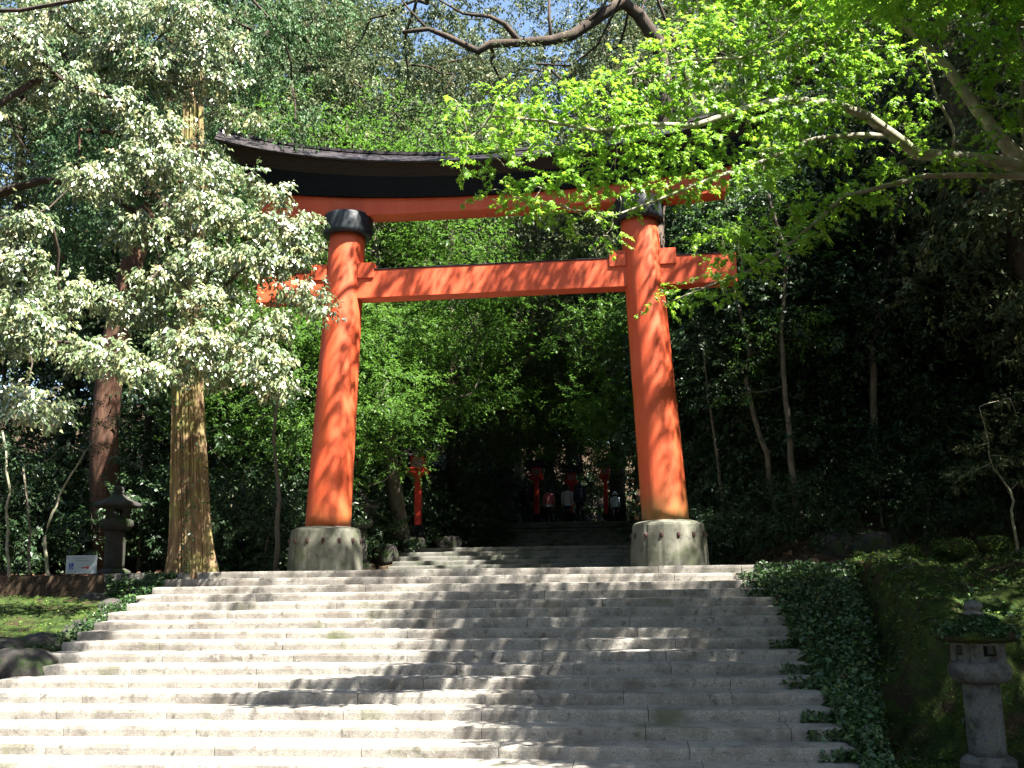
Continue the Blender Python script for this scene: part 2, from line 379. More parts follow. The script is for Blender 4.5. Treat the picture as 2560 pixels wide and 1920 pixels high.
for s in (-1, 1):
    rings = []
    for i in range(25):
        z = .86+(7.3-.86)*i/24; r = .472+(.392-.472)*i/24
        rings.append([(col(s, z)+r*math.cos(a), r*math.sin(a), z) for a in [2*math.pi*j/64 for j in range(64)]])
    MB().loft(rings).build('pillar', M['red'], tg, smooth=True)
    cx = col(s, 7.45); k = 1.0
    prof = [(.40, 7.235), (.50, 7.225), (.53, 7.25), (.538, 7.32), (.538, 7.66), (.52, 7.70), (.47, 7.715), (.2, 7.72)]
    MB().lathe(prof, (cx, 0, 0), 64).build('collar', M['blackring'], tg, smooth=True)
    # plinth of upright staves with iron bolts
    px0 = s*3.5369; n = 84; rings = []
    for z, r in ((-.02, .775), (.3, .765), (.6, .74), (.80, .715), (.845, .695), (.875, .60), (.905, .48), (.915, .3)):
        ring = []
        for j in range(n):
            a = 2*math.pi*j/n; g = .010 if j % 6 == 0 and z < .83 else 0
            ring.append((px0+(r-g)*math.cos(a), (r-g)*math.sin(a), z))
        rings.append(ring)
    pl = MB().loft(rings).build('plinth', M['plinth'], tg)
    for j in range(14):
        a = 2*math.pi*j/14; b = MB(); r = .738
        b.lathe([(.001, .06), (.026, .05), (.036, .02), (.036, -.02), (.024, -.045), (.001, -.055)], (px0+r*math.cos(a), r*math.sin(a), .60), 12)
        if math.sin(a) < .35: b.build('bolt', M['rust'], pl, smooth=True)
    for q in (-1, 1):                                 # wedges where the tie beam passes through
        x0 = col(s, 6.4)+q*.40
        MB().box((x0+q*.12, 0, 6.39), (.36, .47, .35)).build('wedge', M['red'], tg, bevel=.008)
MB().box((0, 0, 6.085), (10.33, .40, .63)).build('tie_beam', M['red'], tg, bevel=.012)
MB().box((0, 0, 6.412), (10.30, .43, .018)).build('beam_cover', M['roof'], tg)
beam('red_lintel', 5.05, 5.2, .25, .26, redb, redt, M['red'])
beam('black_lintel', 5.32, 5.5, .35, .5, lambda x: redt(x)+.003, blkt, M['black'])
mbk = MB()
for i in range(6):
    a = i/6; b = (i+1)/6
    X0 = 5.5+.42*a; y0 = .5+.22*a; y1 = y0+.022; rings = []
    for j in range(81):
        s = -1+j/40; rings.append([(s*X0, y, z) for y, z in [(-y0, blkt(s*X0)*(1-a)+eave(s*X0)*a+.003), (-y1, blkt(s*X0)*(1-b)+eave(s*X0)*b), (y1, blkt(s*X0)*(1-b)+eave(s*X0)*b), (y0, blkt(s*X0)*(1-a)+eave(s*X0)*a+.003)]])
    mbk.loft(rings)
mbk.build('bark_layers', M['barklayer'], tg)
rf = sweep('roof', 6.0, 6.28, [(-.77, lambda x: eave(x)+.004, 0), (-.79, lambda x: eave(x)+.035, .1), (0, lambda x: ridg(x)-.03, 1), (.79, lambda x: eave(x)+.035, .1), (.77, lambda x: eave(x)+.004, 0)], M['roof'])
sweep('ridge_cap', 6.28, 6.34, [(-.09, lambda x: ridg(x)-.05, 0), (-.09, lambda x: ridg(x)+.01, 1), (.09, lambda x: ridg(x)+.01, 1), (.09, lambda x: ridg(x)-.05, 0)], M['roof'])
MB().lathe([(.001, -.05), (.04, -.01), (.05, .03), (.02, .05)], (-.13, 0, 7.60), 6).build('pendant', M['red'], tg)

# ---------------------------------------------------------------- banks beside the stairs
def fbm(x, y, s, o=0): return noise.noise(Vector((x*s, y*s, o)))+.5*noise.noise(Vector((x*s*2.1, y*s*2.1, o+5)))
def ivy_edge(y): return 5.09+.12+1.35*sstep(-9.5, -1.5, y)**.8
def ivy_h(x, y):
    base = (y-SY0)/TREAD*RISE-.02+fbm(x, y, 1.5, 2)*.07
    if y > -1.65: base = -.06
    return max(-2.24, base)
mb = MB(); yy = np.arange(-9.6, -1.35, .15); cols = []
for y in yy:
    e = ivy_edge(y)+fbm(0, y, 1.1, 7)*.08; h = ivy_h(5.3, y); ring = [(4.95, y, -2.3), (4.95, y, h-.12)]
    for t in (0, .3, .6, .9): x = 5.10+(e-5.10)*t; ring.append((x, y, ivy_h(x, y)-.02-.05*t))
    ring.append((e, y, h-.25)); ring.append((e+.06, y, max(-2.25, h-1.1))); ring.append((e+.05, y, -2.3)); cols.append(ring)
ivb = mb.loft(cols).build('ivy_bank', M['moss']); tag(ivb, kind='structure')
def mb_edge(y): return 5.45+.80*sstep(-9.2, -5, y)+.25*sstep(-5, -1.5, y)
def bank_h(x, y):
    f = fbm(x, y, .9, 1)*.16+fbm(x, y, 3, 9)*.05
    yf = -7.5+.35*math.sin(x*1.4)+.25*fbm(x, 0, .8, 4)
    z = -2.22+1.42*sstep(yf-.45, yf+.55, y)+.80*sstep(yf+.3, -1.6, y)**.8+max(0, x-8)*.03
    z += f*(.6+.6*sstep(yf-.6, yf, y))+abs(fbm(x, y, 2.2, 21))*.13*sstep(yf-.7, yf-.2, y)
    z += -.9*(1-sstep(0, .5, x-mb_edge(y)))*sstep(-8, -6, y)
    return max(-2.27, z)
tag(grid_sheet('moss_bank', list(np.arange(5.3, 18, .12)), list(np.arange(-9.6, .4, .12)), bank_h, M['moss']), kind='structure')
def lbank_h(x, y):
    z = -2.25+.35*sstep(-9.5, -8, y)+1.45*sstep(-8, -1.6, y)+fbm(x, y, .8, 3)*.12+fbm(x, y, 3, 6)*.04
    return z-.5*(1-sstep(.0, .6, -6.35-x))
tag(grid_sheet('moss_slope', list(np.arange(-20, -6.2, .15)), list(np.arange(-9.6, -.9, .15)), lbank_h, M['moss']), kind='structure')

# scattered small leaves
def scatter(name, pts, nrm, L, mat, rng, jitter=.5, lift=.01, aspect=.6):
    P = np.array(pts)+np.array(nrm)*lift; n = len(P)
    A = unit(rng.normal(size=(n, 3))*np.array([1, 1, .5])+np.array([0, 0, -.2])); Nn = unit(np.array(nrm)+rng.normal(size=(n, 3))*jitter)
    ln = L*(.4+1.5*rng.random(n)**2.2); return quads(name, leaf_quads(P, A, Nn, ln, ln*aspect), mat, rnd=rng.random(n))
rng = np.random.default_rng(3)
def on_sheet(fn, x0, x1, y0, y1, n, rng, thr=None, bias=1):
    x = rng.uniform(x0, x1, n); y = y0+(y1-y0)*rng.random(n)**bias; P = []; N = []
    for a, b in zip(x, y):
        if thr is not None and fbm(a, b, 1.7, 11)+rng.normal()*.25 < thr: continue
        z = fn(a, b); dx = fn(a+.05, b)-z; dy = fn(a, b+.05)-z
        P.append((a, b, z)); v = Vector((-dx, -dy, .05)).normalized(); N.append(tuple(v))
    return P, N
P, N = on_sheet(bank_h, 5.6, 13, -9, .2, 60000, rng, -.25)
tag(scatter('moss_leaves', P, N, .035, M['mossleaf'], rng, .7), kind='stuff')
P, N = on_sheet(bank_h, 5.6, 12, -8.6, 0, 9000, rng, .12)
P = [(a, b+rng.normal()*.02, c+abs(rng.normal())*.06) for a, b, c in P]
tag(scatter('bank_weeds', P, N, .075, M['ivy'], rng, .9, .02, .4), kind='stuff')
P, N = on_sheet(lbank_h, -12, -6.4, -9, -1, 22000, rng, -.2)
tag(scatter('moss_leaves', P, N, .04, M['mossleaf'], rng, .7), kind='stuff')
# ivy on the bank, its outer side and spilling over the step ends
P = []; N = []
for i in range(26000):
    y = rng.uniform(-9.4, -1.45); e = ivy_edge(y); t = rng.random(); h = ivy_h(5.3, y)
    if t < .6: x = rng.uniform(5.02, e+.12*max(0, fbm(1, y, 2.5, 3))); P.append((x, y, ivy_h(x, y)+rng.uniform(-.03, .05+.22*max(0, fbm(x, y, 1.6, 5))))); N.append((0, -.4, .9))
    else: P.append((e+.06, y, rng.uniform(-2.2, h))); N.append((.9, -.2, .2))
for i in range(5200):                                  # hanging over the coping and platform edge
    x = rng.uniform(5.05, 6.75)
    P.append((x, SY0-.03-rng.random()*.06, rng.uniform(-.8, .03))); N.append((0, -1, .3))
for i in range(4200):
    n = rng.integers(1, 18); yf = SY0-n*TREAD
    if fbm(n*1.7, 3, 1, 2) < -.15: continue
    P.append((SRX-rng.random()**2.5*.45, yf-.02, -n*RISE-rng.random()*.13)); N.append((0, -1, .2))
iv = tag(scatter('ivy', P, N, .055, M['ivy'], rng, .55, .015, .7), kind='stuff')
P = []; N = []
for i in range(9000):                                   # left side below the coping and at step ends
    if rng.random() < .55:
        x = rng.uniform(-7.4, -5.9); zlo = -.15-.55*min(1, max(0, (-5.95-x)*1.5)); 
        if rng.random() > .35+.65*(fbm(x, 0, 2.5, 1) > -.1): continue
        P.append((x, SY0-.04-rng.random()*.12, rng.uniform(zlo, -.01 if fbm(x, 2, 3, 1) > 0 else -.14))); N.append((0, -1, .3))
    else:
        n = rng.integers(1, 14); yf = SY0-n*TREAD
        P.append((SLX-rng.random()*.45, yf+rng.random()*.4-.05, -n*RISE-rng.random()*.22)); N.append((-.5, -.6, .4))
tag(scatter('ivy', P, N, .05, M['ivy'], rng, .55, .015, .7), kind='stuff')
mb = MB(); mb.box((-6.8, -1.2, -.75), (1.5, .5, 1.18)); mb.box((5.85, -1.18, -1.2), (1.5, .5, 2.05))
rw = mb.build('retaining_wall', M['rock'], bevel=.03); tag(rw, 'low stone wall under the coping beside the stairs, half hidden by ivy', 'wall')
# forest floor litter
P, N = on_sheet(H, 5, 20, .5, 16, 16000, rng); P2, N2 = on_sheet(H, -18, -6, 0, 14, 6000, rng)
tag(scatter('fallen_leaves', P+P2, N+N2, .09, M['litter'], rng, .5, .02), kind='stuff')

# ---------------------------------------------------------------- rocks
def rock_mesh(seed, sx, sy, sz, rough=.22):
    bm = bmesh.new(); bmesh.ops.create_icosphere(bm, subdivisions=4, radius=1)
    for v in bm.verts:
        p = v.co.normalized(); d = 1+rough*noise.noise(p*1.2+Vector((seed*7, 0, 0)))*1.6+rough*.35*noise.noise(p*4+Vector((seed, 3, 0)))
        q = p*d; q = Vector((max(-.8, min(.8, q.x)), max(-.8, min(.8, q.y)), max(-.75, min(.75, q.z))))*.55+q*.45
        v.co = Vector((q.x*sx, q.y*sy, q.z*sz))
    me = bpy.data.meshes.new('boulder'); bm.to_mesh(me); bm.free(); me.polygons.foreach_set('use_smooth', [True]*len(me.polygons)); me.materials.append(M['rock'])
    return me
def rock(name, p, s, seed, label, group=None, mat=None, cat='rock'):
    me = rock_mesh(seed, *s); o = bpy.data.objects.new(name, me); COL.objects.link(o); o.location = p; o.rotation_euler = (0, 0, seed*1.3)
    if mat: me.materials[0] = mat
    tag(o, label, cat, group); return o
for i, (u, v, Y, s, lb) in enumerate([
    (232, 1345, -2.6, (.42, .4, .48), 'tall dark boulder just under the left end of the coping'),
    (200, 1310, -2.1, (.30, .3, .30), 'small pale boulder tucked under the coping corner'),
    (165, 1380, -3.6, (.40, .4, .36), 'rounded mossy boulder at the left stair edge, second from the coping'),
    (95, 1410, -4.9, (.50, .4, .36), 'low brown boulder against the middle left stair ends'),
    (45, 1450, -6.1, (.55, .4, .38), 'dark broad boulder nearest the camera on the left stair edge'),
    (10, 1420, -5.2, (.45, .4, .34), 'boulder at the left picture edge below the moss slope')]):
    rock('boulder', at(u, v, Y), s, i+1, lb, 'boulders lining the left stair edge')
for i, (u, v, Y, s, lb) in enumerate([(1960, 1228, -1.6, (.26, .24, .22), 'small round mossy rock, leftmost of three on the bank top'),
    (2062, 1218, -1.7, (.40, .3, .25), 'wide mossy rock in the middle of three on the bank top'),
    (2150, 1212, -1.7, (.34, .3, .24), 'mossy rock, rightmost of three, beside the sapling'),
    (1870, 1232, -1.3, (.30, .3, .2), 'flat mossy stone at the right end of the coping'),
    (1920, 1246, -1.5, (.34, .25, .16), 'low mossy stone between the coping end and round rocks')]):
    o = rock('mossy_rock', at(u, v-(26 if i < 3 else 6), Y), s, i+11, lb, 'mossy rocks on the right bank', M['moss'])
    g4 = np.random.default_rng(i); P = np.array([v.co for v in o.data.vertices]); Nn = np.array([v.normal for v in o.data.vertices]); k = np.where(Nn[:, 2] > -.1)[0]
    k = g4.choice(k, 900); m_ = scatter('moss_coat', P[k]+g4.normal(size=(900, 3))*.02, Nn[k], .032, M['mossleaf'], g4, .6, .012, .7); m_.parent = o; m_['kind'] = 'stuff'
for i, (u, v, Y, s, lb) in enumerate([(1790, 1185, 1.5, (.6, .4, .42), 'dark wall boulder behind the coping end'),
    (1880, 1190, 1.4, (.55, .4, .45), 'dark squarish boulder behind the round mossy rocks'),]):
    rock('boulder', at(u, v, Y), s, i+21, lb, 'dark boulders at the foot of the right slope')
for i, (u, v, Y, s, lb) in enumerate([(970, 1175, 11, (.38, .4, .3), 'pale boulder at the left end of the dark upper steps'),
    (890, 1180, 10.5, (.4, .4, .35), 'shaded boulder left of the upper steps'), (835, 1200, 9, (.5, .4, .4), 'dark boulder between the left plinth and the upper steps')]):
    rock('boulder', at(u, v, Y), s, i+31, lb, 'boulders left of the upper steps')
rock('stone_block', at(150, 1270, -1.0), (.42, .3, .16), 41, 'long brown stone block lying under the white notice', None, None, 'stone block')

# ---------------------------------------------------------------- stone lanterns
def stone_lantern(name, loc, sc, label, mat=None, mossy=True, group=None, rz=0):
    mat = mat or M['lantern']; r = empty(name, loc, rz); r.scale = (sc,)*3; tag(r, label, 'stone lantern', group)
    nn = lambda z: 1+.02*noise.noise(Vector((z*3, 1, 2)))
    MB().lathe([(.34, -.1), (.34, .06), (.28, .10), (.24, .12), (.22, .13)], n=6).build('base', mat, r)
    MB().lathe([(.205*nn(z), z) for z in [.12+.80*i/8 for i in range(9)]], n=20).build('shaft', mat, r, smooth=True)
    MB().lathe([(.20, .92), (.27, .94), (.325, .98), (.345, 1.05), (.335, 1.12), (.29, 1.17), (.2, 1.18)], n=24).build('platform', mat, r, smooth=True)
    fb = MB(); h0, h1 = 1.17, 1.43                    # fire box: four walls with real window openings
    for k in range(4):
        R = Matrix.Rotation(k*math.pi/2, 3, 'Z'); w = .20
        for c, d in (((-.125, -w, (h0+h1)/2), (.15, .06, h1-h0)), ((.15, -w, (h0+h1)/2), (.10, .06, h1-h0)), ((.025, -w, h0+.035), (.15, .06, .07)), ((.025, -w, h1-.035), (.15, .06, .07))):
            fb.box(R @ Vector(c), d, R)
    fb.box((0, 0, h0+.012), (.34, .34, .02)); fb.build('fire_box', mat, r)
    rings = []
    for i, (q, z) in enumerate([(.20, 1.425), (.40, 1.40), (.45, 1.42), (.46, 1.45), (.42, 1.495), (.33, 1.55), (.22, 1.61), (.13, 1.67), (.09, 1.70)]):
        ring = []
        for j in range(48):
            a = 2*math.pi*j/48; c6 = abs(math.cos(3*a))**6 if .3 < q else 0
            ring.append(((q*(1+.06*c6))*math.cos(a), (q*(1+.06*c6))*math.sin(a), z+.03*c6*(q > .4)+.012*noise.noise(Vector((math.cos(a)*2, math.sin(a)*2, z*3)))))
        rings.append(ring)
    rf = MB().loft(rings).build('roof', M['moss'] if mossy else mat, r, smooth=True)
    MB().lathe([(.08, 1.68), (.115, 1.70), (.12, 1.725), (.08, 1.745), (.085, 1.755), (.11, 1.79), (.10, 1.83), (.05, 1.86), (.01, 1.87)], n=20).build('finial', mat, r, smooth=True)
    if mossy:
        g = np.random.default_rng(8); n = 5200; a = g.random(n)*2*math.pi; q = .06+.40*np.sqrt(g.random(n)); z = .015+np.interp(q, [.09, .13, .22, .33, .42, .46], [1.70, 1.67, 1.61, 1.55, 1.495, 1.455])
        P = np.stack([q*np.cos(a), q*np.sin(a), z+.006], 1); Nn = np.tile([0, 0, 1.], (n, 1))
        o = scatter('moss_cap', P, Nn, .035, M['ivy'], g, .5, .004, .7); o.parent = r; o['kind'] = 'stuff'
    return r
stone_lantern('stone_lantern', (6.45, -8.5, -2.17), .93, 'mossy-roofed stone lantern standing right of the stairs', rz=.15)
pl = at(245, 1240, 1)
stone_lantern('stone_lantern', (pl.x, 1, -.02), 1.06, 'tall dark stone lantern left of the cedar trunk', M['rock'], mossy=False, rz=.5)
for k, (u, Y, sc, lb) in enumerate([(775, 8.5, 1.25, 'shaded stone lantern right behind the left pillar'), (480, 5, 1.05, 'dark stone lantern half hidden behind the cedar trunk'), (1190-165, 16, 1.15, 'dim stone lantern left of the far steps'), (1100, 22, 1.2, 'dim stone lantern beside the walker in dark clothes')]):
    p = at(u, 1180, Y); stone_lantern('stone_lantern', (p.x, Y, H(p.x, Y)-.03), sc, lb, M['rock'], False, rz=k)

# ---------------------------------------------------------------- red post lanterns
def red_lantern(base, h, label):
    r = empty('post_lantern', base); tag(r, label, 'lantern', 'vermilion post lanterns along the path')
    MB().box((0, 0, .16), (.34, .34, .36)).build('base', M['black'], r, bevel=.02)
    MB().box((0, 0, .32+(h-.32)/2), (.21, .21, h-.32)).build('post', M['redwood'], r, bevel=.02)
    t = MB(); t.box((0, 0, h+.04), (.62, .62, .07)); t.box((0, 0, h-.03), (.44, .12, .08)); t.box((0, 0, h-.035), (.12, .44, .08)); t.build('tray', M['redwood'], r)
    rl = MB()
    for k in range(4):
        R = Matrix.Rotation(k*math.pi/2, 3, 'Z')
        rl.box(R @ Vector((0, -.30, h+.17)), (.62, .03, .03), R)
        for q in (-.29, -.1, .1, .29): rl.box(R @ Vector((q, -.30, h+.115)), (.03, .03, .09), R)
    rl.build('railing', M['redwood'], r)
    c = MB()
    for sx in (-1, 1):
        for sy in (-1, 1): c.box((sx*.19, sy*.19, h+.30), (.05, .05, .5))
    for k in range(4):
        R = Matrix.Rotation(k*math.pi/2, 3, 'Z')
        for z in (h+.12, h+.52): c.box(R @ Vector((0, -.19, z)), (.34, .04, .05), R)
        for q in (-.09, 0, .09): c.box(R @ Vector((q, -.19, h+.32)), (.012, .02, .36), R)
        for z in (.24, .34, .44): c.box(R @ Vector((0, -.192, h+z)), (.34, .018, .012), R)
    c.build('lattice', M['redwood'], r); MB().box((0, 0, h+.31), (.34, .34, .38)).build('panel', M['glass'], r)
    rf = MB(); rings = []
    for i in range(13):
        s = -1+i/6; x = s*.44; lift = .06*s*s
        rings.append([(x, -.42, h+.55+lift*.6), (x, -.42, h+.585+lift*.6), (x, -.2, h+.68+lift), (x, 0, h+.84+lift), (x, .2, h+.68+lift), (x, .42, h+.585+lift*.6), (x, .42, h+.55+lift*.6), (x, 0, h+.70+lift)])
    rf.loft(rings).build('roof', M['roof'], r); MB().box((0, 0, h+.875), (.92, .09, .09)).build('ridge', M['black'], r, bevel=.02)
    return r
p = at(903, 1150, 11.5); red_lantern((p.x, 11.5, p.z-.10), at(903, 1022, 11.5).z-p.z+.08, 'vermilion post lantern in front, left of the dark upper steps')
p = at(1160, 1122, 25.5); red_lantern((p.x, 25.5, p.z-.1), 1.95, 'vermilion post lantern between dark walker and pink shirt')
p = at(1236, 1120, 30); red_lantern((p.x, 30, p.z-.1), 1.85, 'dim post lantern directly behind the pale shirted walker')
p = at(1310, 1120, 29); red_lantern((p.x, 29, p.z-.1), 2.1, 'vermilion post lantern with bluish window left of the child')

# ---------------------------------------------------------------- notice board
p = at(172, 1235, -.1); nb = empty('notice_board', (p.x+.03, -.1, -.05), .1); nb.scale = (.84, .84, .84); tag(nb, 'white notice with blue wheelchair square, beside the left stone lantern', 'notice board')
MB().box((0, 0, .30), (.78, .03, .46)).build('panel', M['white'], nb, bevel=.004)
MB().box((-.30, .03, .1), (.04, .03, .3)).build('leg', M['ink'], nb); MB().box((.30, .03, .1), (.04, .03, .3)).build('leg', M['ink'], nb)
MB().box((-.25, -.018, .26), (.12, .006, .16)).build('blue_square', M['blue'], nb)
ic = MB(); ic.tube([(-.255+.032*math.cos(a), -.023, .235+.032*math.sin(a)) for a in [2.4+i*.45 for i in range(10)]], [.006]*10, 6); ic.tube([(-.262, -.023, .31), (-.258, -.023, .262), (-.225, -.023, .26), (-.212, -.023, .215)], [.006]*4, 6); ic.lathe([(.001, -.014), (.012, -.008), (.012, .008), (.001, .014)], (-.264, -.023, .327), 8); ic.build('wheelchair_mark', M['white'], nb)
tx = MB(); r2 = random.Random(2)
for row, (z, n, s, x0) in enumerate(((.46, 11, .022, -.18), (.40, 7, .034, -.13), (.125, 9, .016, -.29))):
    for k in range(n):
        X = x0+k*s*1.45
        for q in range(3): tx.box((X, -.018, z+(q-1)*s*.36), (s*r2.uniform(.5, .95), .004, s*.13))
        tx.box((X+s*r2.uniform(-.2, .2), -.0175, z), (s*.15, .004, s*.9))
tx.build('lettering', M['ink'], nb)
ar = MB(); ar.box((.09, -.018, .22), (.14, .004, .03)); ar.add([(-.06+.22, -.021, .27), (.22, -.021, .22), (-.06+.22, -.021, .17), (-.06+.22, -.016, .27), (.22, -.016, .22), (-.06+.22, -.016, .17)], [(0, 1, 2), (3, 5, 4), (0, 3, 4, 1), (1, 4, 5, 2), (2, 5, 3, 0)]); ar.build('red_arrow', M['redink'], nb)

# ---------------------------------------------------------------- people
def cloth(name, c, r=.85): return noisy(name, [(.3, tuple(x*.9 for x in c)), (.7, c)], 12, rough=r, bump=.2)
M['skin'] = noisy('skin', [(.3, (.45, .28, .2)), (.7, (.5, .32, .23))], 8, rough=.6, bump=0); M['hair'] = noisy('hair', [(.3, (.01, .008, .007)), (.7, (.02, .015, .012))], 20, rough=.6)
def person(loc, h, face, shirt, trousers, label, step=.12, armbend=0, hem=None, hat=None, pack=False, bag=False, lean=0):
    r = empty('person', loc, face); tag(r, label, 'person', None); k = h/1.7; r.scale = (k,)*3
    J = {'pel': (0, 0, .93), 'wa': (0, lean*.3, 1.08), 'ch': (0, lean*.7, 1.30), 'nk': (0, lean, 1.46), 'hd': (0, lean+.02, 1.56), 'tp': (0, lean+.02, 1.66)}
    rd = {'pel': .13, 'wa': .12, 'ch': .14, 'nk': .055, 'hd': .085, 'tp': .07}; E = [('pel', 'wa'), ('wa', 'ch'), ('ch', 'nk'), ('nk', 'hd'), ('hd', 'tp')]
    for s, sg in (('l', -1), ('r', 1)):
        J['hp'+s] = (sg*.09, 0, .88); J['kn'+s] = (sg*.10, sg*step+.03, .49); J['an'+s] = (sg*.10, sg*step*1.5-.03, .09); J['to'+s] = (sg*.11, sg*step*1.5+.15, .035)
        J['sh'+s] = (sg*.18, lean*.9, 1.40); J['el'+s] = (sg*.245, lean*.9-sg*.06, 1.13); J['wr'+s] = (sg*.25, lean+.06-sg*.08+armbend, .90+armbend*.7); J['pa'+s] = (sg*.25, lean+.07-sg*.08+armbend, .83+armbend*.8)
        for a, q in (('hp', .085), ('kn', .055), ('an', .037), ('to', .03), ('sh', .055), ('el', .04), ('wr', .027), ('pa', .032)): rd[a+s] = q
        E += [('pel', 'hp'+s), ('hp'+s, 'kn'+s), ('kn'+s, 'an'+s), ('an'+s, 'to'+s), ('ch', 'sh'+s), ('sh'+s, 'el'+s), ('el'+s, 'wr'+s), ('wr'+s, 'pa'+s)]
        pa = Vector(J['pa'+s])
        for q in range(5):
            nm = f'f{q}{s}'; ln = (.05, .075, .08, .075, .06)[q]
            J[nm] = tuple(pa+Vector((-sg*.012, (.035 if q == 0 else (q-2.5)*.017)+.01, -ln if q else -.035))); rd[nm] = .008; E.append(('pa'+s, nm))
    names = list(J); me = bpy.data.meshes.new('body'); me.from_pydata([J[n] for n in names], [(names.index(a), names.index(b)) for a, b in E], [])
    o = bpy.data.objects.new('body', me); COL.objects.link(o); md = o.modifiers.new('s', 'SKIN'); md.use_smooth_shade = True
    for i, n in enumerate(names): me.skin_vertices[0].data[i].radius = (rd[n], rd[n]*(.8 if n in ('ch', 'wa', 'pel') else 1)); me.skin_vertices[0].data[i].use_root = (n == 'pel')
    o.modifiers.new('u', 'SUBSURF').levels = 1
    dg = bpy.context.evaluated_depsgraph_get(); me2 = bpy.data.meshes.new_from_object(o.evaluated_get(dg)); bpy.data.objects.remove(o)
    o = bpy.data.objects.new('body', me2); COL.objects.link(o); o.parent = r; me2.materials.clear(); me2.materials.append(M['skin'])
    def lim(mb, keys, rr, n=14): mb.tube([J[q] for q in keys], rr, n)
    sh = MB(); L = lean
    sh.loft([[(cx+rx*math.cos(a), cy+ry*math.sin(a), z) for a in [2*math.pi*j/20 for j in range(20)]] for cx, cy, z, rx, ry in ((0, 0, .86, .175, .14), (0, L*.2, 1.0, .165, .13), (0, L*.4, 1.12, .16, .13), (0, L*.7, 1.28, .19, .14), (0, L*.9, 1.40, .20, .12), (0, L, 1.455, .10, .08), (0, L, 1.475, .065, .065))])
    for s in 'lr': lim(sh, ['sh'+s, 'el'+s, 'wr'+s], [.078, .06, .045])
    sh.build('shirt', shirt, r, smooth=True)
    if hem: MB().loft([[(rx*math.cos(a), ry*math.sin(a), z) for a in [2*math.pi*j/20 for j in range(20)]] for z, rx, ry in ((.79, .19, .155), (.86, .182, .148), (.90, .178, .145))]).build('shirt_hem', hem, r, smooth=True)
    tr = MB()
    tr.loft([[(rx*math.cos(a), ry*math.sin(a), z) for a in [2*math.pi*j/20 for j in range(20)]] for z, rx, ry in ((.78, .165, .13), (.88, .165, .13), (.98, .15, .12))])
    for s in 'lr': lim(tr, ['hp'+s, 'kn'+s, 'an'+s], [.10, .073, .055])
    tr.build('trousers', trousers, r, smooth=True)
    for s in 'lr':
        sho = MB(); a = Vector(J['an'+s]); sho.tube([a+Vector((0, -.05, -.045)), a+Vector((0, .05, -.045)), a+Vector((0, .17, -.058))], [.045, .047, .032], 10)
        sho.build('shoe', M['ink'], r, smooth=True)
    hy = L+.02
    MB().loft([[(rr*math.cos(a), hy-.012+rr*1.12*math.sin(a), z) for a in [2*math.pi*j/18 for j in range(18)]] for z, rr in ((1.49, .075), (1.54, .098), (1.60, .108), (1.66, .10), (1.70, .06), (1.715, .02))]).build('hair', M['hair'], r, smooth=True)
    if hat: MB().lathe([(.001, 1.75), (.07, 1.74), (.10, 1.70), (.112, 1.64), (.115, 1.625), (.20, 1.585), (.215, 1.575), (.21, 1.57), (.11, 1.60)], (0, hy, 0), 24).build('hat', hat, r, smooth=True)
    if pack: MB().loft([[(rx*math.cos(a), -.20+L*.6+ry*math.sin(a), z) for a in [2*math.pi*j/16 for j in range(16)]] for z, rx, ry in ((1.0, .10, .06), (1.05, .15, .10), (1.25, .15, .10), (1.38, .12, .08), (1.42, .05, .04))]).build('backpack', M['ink'], r, smooth=True)
    if bag: q = J['par']; MB().box((q[0]+.02, q[1], q[2]-.22), (.05, .2, .26)).build('carried_bag', bag, r, bevel=.02)
    return r
def stand(u, v, Y): p = at(u, v, Y); return (p.x, Y, 1.955)
navy = cloth('navy_cloth', (.012, .015, .03)); 
person(stand(1187, 1130, 22.9), 1.56, .05, cloth('pink_cloth', (.75, .22, .26)), navy, 'person in a pink shirt walking away beside the red lantern post', hem=cloth('grey_hem', (.7, .75, .75)))
person(stand(1227, 1130, 22.9), 1.64, 0, cloth('pale_cloth', (.66, .60, .64)), navy, 'person in a pale grey top with light blue hem seen from behind', hem=cloth('blue_hem', (.5, .72, .9)), bag=cloth('bag_cloth', (.4, .45, .5)))
person(stand(1254, 1131, 22.7), 1.72, -.1, cloth('slate_cloth', (.03, .035, .05)), navy, 'person in dark clothes with a black backpack beside the pale top', pack=True, step=.08)
person(stand(1137, 1133, 22.5), 1.70, .1, cloth('plum_cloth', (.03, .015, .035)), navy, 'person in dark clothes and flat hat, leftmost of the walkers', hat=cloth('hat_dark', (.06, .07, .06)), step=.16)
person(stand(1330, 1131, 22.8), 1.30, -.2, cloth('ice_cloth', (.66, .78, .85)), navy, 'child in white sun hat and pale blue shirt, rightmost walker', hat=cloth('hat_white', (.8, .8, .72)))

